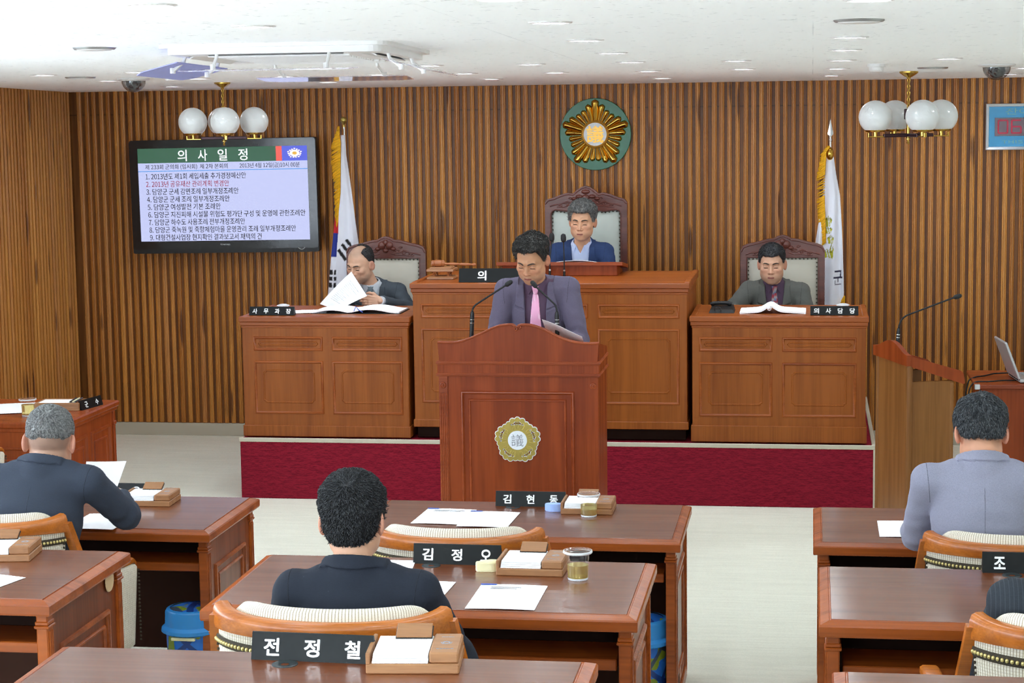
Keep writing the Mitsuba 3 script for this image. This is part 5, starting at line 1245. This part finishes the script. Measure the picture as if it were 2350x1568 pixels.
def join(a, b):
    """boolean union where both are closed, so that the body stays one surface"""
    try:
        A, B = (m3.Manifold(m3.Mesh(np.asarray(m.vertices, np.float32), np.asarray(m.faces, np.uint32))) for m in (a, b))
        if A.status() == m3.Error.NoError and B.status() == m3.Error.NoError and A.volume() > 0 and B.volume() > 0:
            r = (A + B).to_mesh(); return trimesh.Trimesh(r.vert_properties[:, :3], r.tri_verts, process=False)
    except Exception: pass
    return cat([a, b])
def person(label, Mx, sp):
    k = thing('person', label, 'person')
    P, N = np.array(sp['P'], float), np.array(sp['N'], float)
    SL, SR, EL, ER, WL, WR = (np.array(sp[q], float) for q in ('SL', 'SR', 'EL', 'ER', 'WL', 'WR'))
    Hc, hs = np.array(sp['H'], float), sp.get('hs', 1.0); Rh = rot_head(*sp['hr'])
    ez = N - P; ez /= np.linalg.norm(ez); ex = SL - SR; ex -= ez * (ex @ ez); ex /= np.linalg.norm(ex); ey = np.cross(ez, ex)
    Rt = np.stack([ex, ey, ez], 1)                         # torso axes: left, back, up
    w = sp.get('w', 1.0); g = sp.get('girth', 1.0)
    lenT = np.linalg.norm(N - P)
    loc = lambda p: (p - N) @ Rt
    out = lambda m: tf(m, Mx)
    hn = Hc + Rh @ (np.array([0, .022, -.070]) * hs); skin = np.array(lin(*sp.get('skin', (206, 156, 124))))
    # --- skin: head, neck, arms under the sleeves and a core, as one surface
    def body(p):
        q = ((p - Hc) @ Rh) / hs
        d = head_sdf(q) * hs
        d = smin(d, S_cap(p, hn, N - ez * .03, .052 * hs, .052), .015)
        for a, b, r1, r2 in ((N - ez * .09, P, .06, .09), (SL, EL, .034, .032), (SR, ER, .034, .032), (EL, WL, .032, .025), (ER, WR, .032, .025), (N - ez * .09, SL, .035, .03), (N - ez * .09, SR, .035, .03)):
            d = smin(d, S_cap(p, a, b, r1, r2), .02)
        return d
    pts = np.array([P, N, SL, SR, EL, ER, WL, WR, Hc]); lo = pts.min(0) - .14; hi = pts.max(0) + .15
    hf = sp.get('fine', .0032)
    ax = [axis_nodes(lo[i], hi[i], .013, (Hc[i] - .125, Hc[i] + .125), hf) for i in range(3)]
    bm = surfnet(body, *ax)
    for s, W, E_, key in ((1, WL, EL, 'hl'), (-1, WR, ER, 'hr_')):
        hd = sp.get(key)
        a = (W - E_) / np.linalg.norm(W - E_)
        if hd is None: hd = (a, (0, 0, -1), (14, 18, 12))
        hm = mesh_caps(hand_caps(W, hd[0], hd[1], s, hd[2], 1.0, 1.0) + [(W - a * .05, W + a * .01, .026, .021)], .0032 if key in sp else .005)
        bm = join(bm, hm)
    v = np.asarray(bm.vertices); q = ((v - Hc) @ Rh) / hs; x = np.abs(q[:, 0]); y, z = q[:, 1], q[:, 2]
    near = (np.linalg.norm(q, axis=1) < .16).astype(float); front = near * np.clip((-.045 - y) / .012, 0, 1)
    G = lambda u, c, s_: np.exp(-((u - c) / s_) ** 2)
    col = np.tile(skin, (len(v), 1)) * (.93 + .14 * meshkit.noise(v * 45 + 3))[:, None]
    def blend(c, wgt): 
        nonlocal col
        col = col * (1 - wgt[:, None]) + np.array(lin(*c)) * wgt[:, None]
    blend((196, 128, 108), .35 * front * G(x, .042, .022) * G(z, -.025, .022))                 # cheeks
    blend((190, 124, 104), .30 * front * G(x, 0, .014) * G(z, -.03, .014))
    blend((158, 128, 112), sp.get('beard', .30) * near * np.clip((-.045 - z) / .012, 0, 1) * np.clip((-.01 - y) / .02, 0, 1) * (z > -.13))
    blend((164, 88, 84), .9 * front * np.clip((.021 - x) / .004, 0, 1) * G(z, -.0672, .0062) * (y < -.078))
    blend((84, 40, 36), 1.0 * front * np.clip((.022 - x) / .004, 0, 1) * G(z, -.0666, .0022))
    ez_ = -.0035 - .5 * (x - .031) ** 2 / .016
    blend((46, 34, 30), 1.0 * front * np.clip(1 - np.abs(x - .031) / .016, 0, 1) ** .35 * G(z, ez_, .0028))  # lash line of the lowered lids
    blend((128, 88, 70), .8 * front * np.clip(1 - np.abs(x - .031) / .018, 0, 1) ** .5 * G(z, .0085, .0028))
    blend(sp.get('brow', (44, 36, 32)), .9 * front * np.clip((x - .011) / .005, 0, 1) * np.clip((.050 - x) / .008, 0, 1) * G(z, .0225 + .12 * (x - .012) - 2.6 * np.maximum(0, x - .034) ** 1.5, .0045))
    blend((120, 70, 58), .5 * near * (y < -.09) * G(x, .0075, .005) * G(z, -.0425, .004))
    blend((186, 108, 92), .45 * near * np.clip((x - .073) / .006, 0, 1) * (np.abs(z + .012) < .035))
    stub = sp.get('stubble', 0); hst_bald = sp['hair'][0] == 'bald'
    blend((120, 104, 94), (.45 if hst_bald else 0) * near * np.clip((z - .062) / .03, 0, 1))
    if stub: blend((96, 92, 90), stub * near * np.clip((y - .01) / .02, 0, 1) * np.clip((z + .075) / .05, 0, 1) * (x < .073))
    part(k, 'body', out(bm), 'mat_skin', True, color=np.clip(col, 0, 1))
    # --- brows and lashes, following the face
    if sp.get('fine', 1) < .0033:
        ysc = np.linspace(-.125, -.03, 240)
        def surf(xx, zz):
            Q = np.stack([np.full(240, xx), ysc, np.full(240, zz)], 1); i = np.nonzero(head_sdf(Q) < 0)[0]; return ysc[i[0]] if len(i) else -.08
        toP = lambda a: Hc + Rh @ (np.array(a) * hs)
        for s in (-1, 1):
            pb = [toP((s * xx, surf(s * xx, zz) - .0004, zz)) for xx, zz in zip(np.linspace(.011, .050, 9), (.0205, .0225, .0240, .0255, .0262, .0262, .0252, .0232, .0205))]
            br = sp.get('bt', 1.0)
            part(k, 'eyebrow', out(tube(pb, np.array([.0022, .0030, .0034, .0034, .0032, .0028, .0024, .0018, .0010]) * br, 6)), 'mat_brow', True)
            pl = [toP((s * xx, surf(s * xx, zz) - .0002, zz)) for xx, zz in zip(np.linspace(.0165, .0455, 9), (-.0012, -.0030, -.0042, -.0050, -.0054, -.0052, -.0044, -.0030, -.0010))]
            part(k, 'eyelashes', out(tube(pl, [.0005, .0011, .0015, .0017, .0018, .0017, .0015, .0012, .0006], 6)), 'mat_lash', True)
    # --- hair
    hst = sp['hair']; c0 = np.array(lin(*hst[4])); c1 = np.array(lin(*hst[5]))
    if hst[0]:
        hl, hh = .135, .0036
        gx = np.arange(-.115, .1151, hh); gy = np.arange(-.135, .1451, hh); gz = np.arange(-.10, .1561, hh)
        hm = surfnet(lambda p: hair_sdf(p, hst[0], hst[1], hst[2], hst[3]), gx, gy, gz)
        hv = np.asarray(hm.vertices); parts_ = [hm]; tone = meshkit.noise(hv * [130, 45, 60] + 5) * .6 + meshkit.noise(hv * [30, 20, 20] + 9) * .4
        cols = [c0 + (c1 - c0) * np.clip(tone[:, None] * 1.6 - .3, 0, 1)]
        ns = hst[6]
        if ns:                                              # single locks standing off the cap
            r2 = np.random.default_rng(int(hst[3] * 10)); nrm = hm.vertex_normals; idx = r2.integers(0, len(hv), ns)
            crown = np.array([.0, .075, .075])
            V, F, Cc = [], [], []; o = 0
            for i in idx:
                p = hv[i]; n_ = nrm[i]; flow = p - crown; flow -= n_ * (flow @ n_); fl_ = np.linalg.norm(flow)
                flow = flow / (fl_ + 1e-6) + r2.normal(0, hst[7], 3) + np.array([0, 0, -.25]); flow -= n_ * (flow @ n_); flow /= np.linalg.norm(flow) + 1e-6
                Ln = hst[8] * r2.uniform(.6, 1.3); sd = np.cross(flow, n_); wd = .0011 * r2.uniform(.7, 1.5)
                a0 = p - n_ * .002; a1 = p + flow * Ln * .5 + n_ * Ln * .22; a2 = p + flow * Ln + n_ * Ln * hst[9]
                if a2[2] < np.interp(a2[1], HL_Y, STYLE[hst[0]]) - .006 and a2[1] < .05: continue
                V += [a0 - sd * wd, a0 + sd * wd, a0 + n_ * wd, a1 - sd * wd, a1 + sd * wd, a1 + n_ * wd, a2]
                for f_ in ((0, 3, 4), (0, 4, 1), (1, 4, 5), (1, 5, 2), (2, 5, 3), (2, 3, 0), (3, 6, 4), (4, 6, 5), (5, 6, 3)): F.append((o + f_[0], o + f_[2], o + f_[1]))
                o += 7; cc = c0 + (c1 - c0) * r2.uniform(0, 1) ** 1.4; Cc += [cc] * 7
            parts_.append(trimesh.Trimesh(V, F, process=False)); cols.append(np.array(Cc))
        hm = cat(parts_); hm.vertices = (hm.vertices * hs) @ Rh.T + Hc
        part(k, 'hair', out(hm), 'mat_hair', True, color=np.clip(np.vstack(cols), 0, 1))
    # --- torso shapes
    def torso(p, off=0.0):
        q = loc(p)
        d = S_ell(q, (0, .012, -.20 * lenT / .5), (.168 * w, .118 * g, .20 * lenT / .5))
        d = smin(d, S_ell(q, (0, -.008, -.40 * lenT / .5), (.155 * w * g, .130 * g, .20 * lenT / .5)), .06)
        d = smin(d, S_cap(p, SL - ex * .012, SR + ex * .012, .062, .062), .05)
        for S_, s_ in ((SL, 1), (SR, -1)): d = smin(d, S_cap(p, S_ - ex * s_ * .06 + ez * .014, S_ + ex * s_ * .012 + ez * .012, .052, .052), .025)
        d = smin(d, S_cap(p, N - ez * .012 + ey * .012, (SL + N) / 2 + ez * .004, .052, .046), .035)
        d = smin(d, S_cap(p, N - ez * .012 + ey * .012, (SR + N) / 2 + ez * .004, .052, .046), .035)
        return d - off
    nb = hn - N; nb /= np.linalg.norm(nb)
    Vw = sp.get('V')
    seed = sp.get('seed', 1.0)
    def jacket(p):
        q = loc(p); x = np.abs(q[:, 0])
        t = torso(p)
        t = t + .0030 * (meshkit.noise(q * [16, 16, 26] + seed) - .5) * 2
        # collar round the neck
        cs = smin(t, S_cap(p, N - ez * .03 + ey * .008, N + nb * .045 + ey * .008, .074, .066), .016)
        fall = np.maximum(cs - .0075, np.maximum(.016 - .40 * np.maximum(0, .05 - q[:, 1]) - q[:, 2], -(q[:, 1] + .03))); fall = np.maximum(fall, x - .092)
        d = np.minimum(cs, fall)
        if Vw is not None:
            wz = np.interp(q[:, 2], Vw[0], Vw[1]); lw = np.interp(q[:, 2], Vw[0], Vw[2])
            lap = np.maximum(np.maximum(t - .009, np.maximum(wz - x, x - wz - lw)), q[:, 1] - .02)
            notch = np.maximum(np.abs(q[:, 2] + Vw[3] - .25 * (x - .07)) - .004, .062 - x)
            d = np.minimum(d, np.maximum(lap, -notch))
        d = np.maximum(d, np.where(x < .097, q[:, 2] - np.interp(q[:, 1], [-.06, .07], [.012, .056]), -1.0))   # slanted top of the collar
        for S_, E_, W_ in ((SL, EL, WL), (SR, ER, WR)):
            wr = .0045 * np.sin(((p - E_) @ ((W_ - S_) / np.linalg.norm(W_ - S_))) * 95 + 3 * meshkit.noise(p * 14 + seed)) * np.exp(-(np.linalg.norm(p - E_, axis=1) / .11) ** 2)
            wr = wr + .0030 * (meshkit.noise(p * [22, 22, 34] + seed + 4) - .5) * 2
            aS = smin(S_cap(p, S_ + ez * .002, E_, .064, .055), S_cap(p, E_, W_, .054, .040), .02) + wr
            d = smin(d, aS, .012)
        d = np.maximum(d, -S_cap(p, N - ez * .06, hn + nb * .05, .0600, .0585))          # room for the neck
        if Vw is not None:
            d = np.maximum(d, -np.maximum(np.maximum(x - wz, q[:, 1] - .0), -torso(p, -.03)))
        for E_, W_ in ((EL, WL), (ER, WR)):
            a = (W_ - E_) / np.linalg.norm(W_ - E_)
            d = np.maximum(d, np.where(np.linalg.norm(p - W_, axis=1) < .09, (p - W_) @ a - .0, -1.0))
            d = np.maximum(d, -S_cap(p, W_ - a * .03, W_ + a * .06, .031, .031))
        return np.maximum(d, -q[:, 2] - lenT - .02)
    jl = np.array([P, N, SL, SR, EL, ER, WL, WR]); lo = jl.min(0) - .13; hi = jl.max(0) + .13
    h = sp.get('jh', .0055)
    jm = surfnet(jacket, *[np.arange(lo[i], hi[i], h) for i in range(3)])
    part(k, 'jacket', out(jm), sp['jacket'], True)
    if sp.get('seam'):
        zs = np.linspace(-.075, -.42 * lenT / .5, 26); ys = np.linspace(-.02, .22, 300); pth = []
        for zz in zs:
            pp = N + ez * zz + np.outer(ys, ey); dd = jacket(pp); i = np.nonzero(dd < 0)[0]
            if len(i): pth.append(N + ez * zz + ey * (ys[i[-1]] + .0002))
        part(k, 'back_seam', out(tube(pth, .0011, 5)), sp['jacket'] + '_seam', True)
    for S_, E_, s_ in ((SL, EL, 1), (SR, ER, -1)):
        c_ = S_ - ex * s_ * -.006; pth = []; rs_ = np.linspace(.02, .15, 130)
        for a_ in np.radians(np.linspace(100, -75, 30) if sp.get('seam') else np.linspace(80, 255, 30)):
            dr_ = ey * math.cos(a_) + ez * math.sin(a_) + ex * s_ * .10 * math.sin(a_); pp = c_ + np.outer(rs_, dr_); i = np.nonzero(jacket(pp) < 0)[0]
            if len(i) and rs_[i[-1]] < .105: pth.append(c_ + dr_ * (rs_[i[-1]] + .0003))
        if len(pth) > 8: part(k, 'sleeve_seam', out(tube(pth, .0012, 5)), sp['jacket'] + '_seam', True)
    # --- shirt, collar and tie where the front shows
    def shirt(p):
        q = loc(p); t = torso(p, -.013)
        c = smin(t, S_cap(p, N - ez * .02, N + nb * .05, .0635, .0620), .02)
        c = np.maximum(c, q[:, 2] - np.interp(q[:, 1], [-.07, .06], ([.020, .062] if Vw is not None else [.005, .050])))
        c = np.maximum(c, -S_cap(p, N - ez * .01, hn + nb * .05, .0555, .0545))
        vn = np.maximum(np.abs(q[:, 0]) - np.clip((q[:, 2] + .035) * .45, 0, .05), q[:, 1] + .02)
        c = np.maximum(c, -np.maximum(vn, -.07 - q[:, 2])) if sp.get('open') else c
        return np.maximum(c, -q[:, 2] - lenT * .9)
    lo2 = np.minimum(N, P) - .25; hi2 = np.maximum(N, P) + .25
    sm = surfnet(shirt, *[np.arange(lo2[i], hi2[i], 0.0065 if Vw is None else .005) for i in range(3)])
    part(k, 'shirt', out(sm), sp['shirt'], True)
    TL = np.eye(4); TL[:3, :3] = Rt; TL[:3, 3] = N
    if Vw is not None:
        def fy(f, xx, zz):
            ys = np.linspace(-.30, .05, 500); pp = N + ex * xx + ez * zz + np.outer(ys, ey); dd = f(pp); i = np.nonzero(dd < 0)[0]
            return ys[i[0]] if len(i) else -.1
        for s in (-1, 1):
            tri = [(s * .006, .012), (s * .050, .046), (s * .058, .030), (s * .040, -.038)] if not sp.get('open') else [(s * .030, .010), (s * .056, .046), (s * .064, .028), (s * .052, -.040)]
            pts_ = []
            for a, b in tri:
                yv = fy(shirt, a, min(b, .008)) + (.030 * (b > .04) ) - .004
                pts_ += [(a, yv, b), (a, yv - .004, b)]
            part(k, 'collar_point', tf(out(trimesh.Trimesh(*[lambda m: m.vertices, lambda m: m.faces][0:0])) if False else hull(pts_), Mx @ TL), sp['shirt'], False)
        if sp.get('tie'):
            zt = np.linspace(-.035, -.44, 30); U = np.linspace(-1, 1, 9); V = np.zeros((9, 30, 3)); Cc = np.zeros((9, 30, 3))
            for j, zz in enumerate(zt):
                hw_ = np.interp(-zz, [.03, .06, .30, .44], [.013, .018, .040, .044]); y0 = fy(shirt, 0, zz)
                for i, u in enumerate(U):
                    V[i, j] = (u * hw_ + sp.get('tieskew', 0) * (-zz), y0 - .007 + .004 * u * u, zz); Cc[i, j] = sp['tie'](u * hw_, zz)
            part(k, 'tie', tf(thick(V, .003), Mx @ TL), 'mat_tie', True, color=np.vstack([Cc.reshape(-1, 3)] * 2))
            y0 = fy(shirt, 0, -.02)
            kn = hull([(sx * a, y0 - b, z_) for sx in (-1, 1) for a, b, z_ in ((.020, .004, .012), (.016, .014, .010), (.011, .004, -.036), (.009, .014, -.034))]).subdivide()
            part(k, 'tie_knot', tf(kn, Mx @ TL), 'mat_tie', 50, color=None if False else np.array([sp['tie'](a[0], a[2]) for a in kn.vertices])) if False else None
            kv = np.array([sp['tie'](a[0] + .3 * a[2], a[2]) for a in kn.vertices]); part(k, 'tie_knot', tf(kn, Mx @ TL), 'mat_tie', True, color=kv)
    for W_, E_, key in ((WL, EL, 'hl'), (WR, ER, 'hr_')):
        a = (W_ - E_) / np.linalg.norm(W_ - E_)
        if key in sp: part(k, 'shirt_cuff', out(tube([W_ - a * .03, W_ - a * .01, W_ + a * .014], [.033, .034, .033], 20, True)), sp['shirt'], 60)
    # --- trousers and shoes
    if sp.get('standing'):
        caps = []
        for s in (-1, 1):
            caps += [(P + [s * .085, 0, -.02], P + [s * .10, -.02, -.45], .095, .070), (P + [s * .10, -.02, -.45], np.array([P[0] + s * .10, P[1] + .02, .07]), .070, .055)]
        tm = mesh_caps(caps + [(P + [-.06, 0, .03], P + [.06, 0, .03], .12, .12)], .014, .03)
        feet = [(P[0] + s * .10, P[1]) for s in (-1, 1)]; fz = 0.0
    else:
        f0 = sp.get('floor', -.45); caps = []
        kn_y = sp.get('knee', -.42)
        for s in (-1, 1):
            caps += [(P + [s * .09, 0, .0], (s * .12, P[1] + kn_y, P[2] - .03), .085, .068), ((s * .12, P[1] + kn_y, P[2] - .03), (s * .12, P[1] + kn_y + .02, f0 + .09), .066, .048)]
        tm = mesh_caps(caps + [(P + [-.07, 0, .02], P + [.07, 0, .02], .11, .11)], .014, .03)
        feet = [(s * .12, P[1] + kn_y + .02) for s in (-1, 1)]; fz = f0
    part(k, 'trousers', out(tm), sp.get('trousers', 'mat_black_mat'), True)
    for fx, fy_ in feet:
        part(k, 'shoe', out(hull([(fx + a, fy_ + b, fz + c) for a, b, c in [(-.04, .05, 0), (.04, .05, 0), (-.045, -.12, 0), (.045, -.12, 0), (-.02, -.18, 0), (.02, -.18, 0), (-.04, .05, .07), (.04, .05, .07), (-.035, -.02, .09), (.035, -.02, .09), (-.03, -.14, .045), (.03, -.14, .045)]])), 'mat_black_gloss', 60)
    return k
M('brow', lin(58, 48, 42), .8); M('lash', lin(38, 28, 25), .6)
scene['mat_tie'] = {'type': 'twosided', 'bsdf': {'type': 'principled', 'base_color': {'type': 'mesh_attribute', 'name': 'vertex_color'}, 'roughness': .5, 'sheen': .3}}
for nm, c, st in (('navy', (48, 66, 106), None), ('charcoal', (70, 78, 86), None), ('greygreen', (98, 100, 96), None), ('plum', (98, 92, 112), None), ('midnight', (34, 39, 50), None), ('skyblue', (146, 147, 166), None), ('slate', (54, 61, 74), None), ('pinstripe', (46, 51, 58), (70, 76, 84))):
    cloth('suit_' + nm, c, .10, .85, st); M('suit_' + nm + '_seam', lin(*(int(v * .72) for v in c)), .9)
M('shirt_blue', lin(196, 212, 246), .8); M('shirt_pale', lin(206, 214, 222), .8); M('shirt_plum', lin(84, 62, 84), .8); M('shirt_white', lin(232, 234, 238), .8)
VB = ([-.50, -.36, -.30, -.14, -.10, -.03, .05], [-.02, -.02, .004, .045, .052, .060, .066], [0, .0, .030, .078, .060, .040, .03], .115)      # closed jacket
VO = ([-.60, -.40, -.30, -.14, -.10, -.03, .05], [.085, .070, .062, .058, .060, .064, .068], [.0, .055, .070, .074, .060, .040, .03], .115)  # hanging open
def tie_solid(c, d):
    a, b = np.array(lin(*c)), np.array(lin(*d))
    return lambda x, z: b if (math.sin(x * 420) * math.sin(z * 420) > .72) else a
def tie_stripe(x, z):
    u = ((z - x * .9) / .052) % 1.0
    return lin(150, 44, 62) if u < .35 else lin(86, 126, 170) if u < .55 else lin(170, 160, 160) if u < .8 else lin(150, 44, 62)
# 1 the man in blue on the tall seat
person('man in a navy blue suit and open light blue collar on the tallest chair', mat4(-1.535, 13.05, .98), dict(P=(0, 0, .08), N=(0, -.10, .515), SL=(.155, -.095, .47), SR=(-.155, -.095, .47), EL=(.225, -.20, .24), ER=(-.225, -.20, .24), WL=(.10, -.27, .27), WR=(-.10, -.27, .27), H=(.018, -.175, .685), hr=(9, -4, 2), hs=1.03,
       skin=(222, 172, 138), hair=('swept', .028, .005, 2.0, (58, 58, 58), (150, 152, 150), 5000, .25, .020, .08), jacket='mat_suit_navy', shirt='mat_shirt_blue', V=VB, open=True, seed=2.0, knee=-.40, floor=-.48, beard=.12, fine=.0026))
# 2 the man reading at the left
person('man with receding hair in a charcoal suit turning a page at left', mat4(-2.935, 12.85, .74), dict(P=(0, 0, .08), N=(.0, -.06, .50), SL=(.165, -.07, .455), SR=(-.165, -.05, .455), EL=(.245, -.12, .345), ER=(-.24, -.16, .30), WL=(.125, -.375, .425), WR=(-.12, -.28, .26), H=(-.065, -.155, .655), hr=(20, -24, 4), hs=1.03,
       hl=((-1, -.25, .10), (.0, 1, -.1), (16, 22, 14)), skin=(218, 174, 146), hair=('bald', .010, .002, 4.0, (30, 32, 34), (70, 70, 72), 2500, .2, .010, .04), stubble=.0, jacket='mat_suit_charcoal', shirt='mat_shirt_pale', V=VB, tie=tie_solid((120, 136, 146), (150, 164, 172)), seed=5.0, knee=-.36, floor=-.35, fine=.0026))
# 3 the man at the right
person('man in a grey suit with a red and blue striped tie at right', mat4(-.24, 12.85, .74), dict(P=(0, 0, .08), N=(0, -.06, .505), SL=(.165, -.06, .455), SR=(-.165, -.06, .465), EL=(.225, -.12, .25), ER=(-.285, -.14, .34), WL=(.09, -.30, .27), WR=(-.16, -.33, .33), H=(-.018, -.135, .650), hr=(10, -3, 0), hs=1.04,
       skin=(212, 166, 138), hair=('short', .016, .003, 6.0, (26, 28, 30), (64, 66, 70), 4000, .25, .012, .08), jacket='mat_suit_greygreen', shirt='mat_shirt_plum', V=VB, tie=tie_stripe, seed=8.0, knee=-.36, floor=-.35, fine=.0026))
# 4 the speaker
person('man in a plum grey suit and pink tie speaking at the lectern with lowered head', mat4(-1.50, 10.62, 0), dict(P=(0, .03, .95), N=(0, -.06, 1.450), SL=(.172, -.05, 1.425), SR=(-.172, -.05, 1.415), EL=(.236, -.10, 1.135), ER=(-.232, -.10, 1.125), WL=(.17, -.325, 1.185), WR=(-.16, -.325, 1.185), H=(-.012, -.165, 1.598), hr=(27, -13, 3), hs=1.04,
       skin=(196, 144, 110), hair=('tuft', .027, .010, 9.0, (22, 22, 23), (66, 64, 60), 6000, .6, .014, .30), jacket='mat_suit_plum', shirt='mat_shirt_plum', V=VO, tie=tie_solid((232, 168, 204), (246, 214, 232)), seed=3.0, standing=True, trousers='mat_suit_plum', girth=1.08, fine=.0026))
# 5 the man in the middle, from behind
person('man with black hair in a midnight suit seen from behind at the middle desk', mat4(-1.222, 5.03, .64, 180), dict(P=(0, 0, .08), N=(0, -.01, .535), SL=(.165, 0, .462), SR=(-.170, 0, .470), EL=(.245, -.10, .24), ER=(-.258, -.11, .25), WL=(.14, -.30, .20), WR=(-.15, -.30, .20), H=(.019, -.065, .660), hr=(8, 2, 0), hs=.98,
       skin=(206, 158, 130), hair=('full', .025, .008, 12.0, (15, 16, 18), (58, 60, 64), 14000, .45, .018, .12), jacket='mat_suit_midnight', shirt='mat_shirt_white', seed=11.0, jh=.005, knee=-.30, fine=.0034, seam=True))
# 6 the man at the right, from behind
person('man in a light grey blue suit seen from behind at the right desk', mat4(.605, 6.97, .53, 180), dict(P=(0, 0, .08), N=(0, -.03, .605), SL=(.185, -.02, .535), SR=(-.185, -.02, .535), EL=(.218, -.19, .305), ER=(-.26, -.19, .31), WL=(.06, -.37, .285), WR=(-.08, -.40, .285), H=(.0, -.105, .695), hr=(36, 0, 0), hs=1.03,
       skin=(212, 156, 126), hair=('short', .025, .007, 15.0, (34, 38, 42), (104, 108, 112), 12000, .35, .018, .16), stubble=.25, jacket='mat_suit_skyblue', shirt='mat_shirt_white', seed=14.0, jh=.005, floor=-.53, knee=-.30, fine=.0036, w=1.08, girth=1.05, seam=True))
# 7 the grey haired man at the left
person('grey haired man in a dark slate suit holding a sheet at the left desk', mat4(-2.945, 6.96, .50, 180), dict(P=(.03, 0, .08), N=(-.02, -.03, .580), SL=(.175, -.02, .515), SR=(-.205, -.03, .510), EL=(.27, -.22, .30), ER=(-.275, -.225, .345), WL=(.12, -.40, .335), WR=(-.19, -.415, .375), H=(-.034, -.085, .662), hr=(14, 12, -3), hs=1.10,
       hr_=((.55, -.55, .25), (.2, .3, -1), (30, 35, 20)), skin=(206, 158, 132), hair=('crop', .012, .003, 18.0, (80, 80, 80), (164, 166, 166), 9000, .25, .009, .15), stubble=.55, jacket='mat_suit_slate', shirt='mat_shirt_white', seed=17.0, jh=.005, floor=-.50, knee=-.30, fine=.0036, w=1.08, seam=True))
# 8 the shoulder at the right edge
person('person in a dark pinstripe jacket, only a shoulder showing at the right edge', mat4(.705, 5.06, .64, 180), dict(P=(0, 0, .08), N=(0, -.02, .560), SL=(.185, 0, .475), SR=(-.185, 0, .475), EL=(.245, -.10, .24), ER=(-.25, -.12, .26), WL=(.14, -.35, .325), WR=(-.15, -.36, .325), H=(.0, -.07, .69), hr=(8, 0, 0), hs=1.0,
       skin=(206, 158, 130), hair=('full', .020, .010, 21.0, (24, 25, 27), (70, 72, 76), 0, .5, .014, .2), jacket='mat_suit_pinstripe', shirt='mat_shirt_white', seed=20.0, knee=-.30, fine=.0045))
# sheets held in hands
def quad_sheet(lab, A, B, C, D, n=9, bow=.012, lines=0):
    A, B, C, D = (np.array(v, float) for v in (A, B, C, D)); nr = np.cross(B - A, D - A); nr /= np.linalg.norm(nr)
    V = np.array([[A * (1 - u) * (1 - v) + B * u * (1 - v) + C * u * v + D * (1 - u) * v + nr * bow * math.sin(math.pi * u) for v in np.linspace(0, 1, 6)] for u in np.linspace(0, 1, n)])
    k = thing('held_paper', lab, 'paper'); part(k, 'sheet', thick(V, .0012), 'mat_paper', 40)
    if lines:
        L = []
        f = lambda u, v: A * (1 - u) * (1 - v) + B * u * (1 - v) + C * u * v + D * (1 - u) * v + nr * bow * math.sin(math.pi * u)
        rr = np.random.default_rng(4); sgn = 1 if (nr @ (CAM - A)) > 0 else -1
        for i in range(lines):
            u = .14 + .66 * i / lines; a, b = .2, .2 + .6 * rr.uniform(.35, 1)
            q = [f(u, a), f(u + .007, a), f(u + .007, b), f(u, b)]; q = [x + nr * sgn * .0014 for x in q]
            L.append(hull(q + [x + nr * sgn * .0004 for x in q]))
        part(k, 'print', cat(L), 'mat_grey_ink', kind='stuff')
quad_sheet('white printed sheet held up by the man reading at left on the dais', (-2.985, 12.37, 1.372), (-3.185, 12.30, 1.165), (-3.05, 12.24, 1.128), (-2.873, 12.33, 1.215), lines=14)
quad_sheet('white sheet held up by the grey haired man at left', (-2.93, 7.46, 1.005), (-2.762, 7.47, 1.008), (-2.80, 7.40, .862), (-2.93, 7.40, .862), bow=.006)
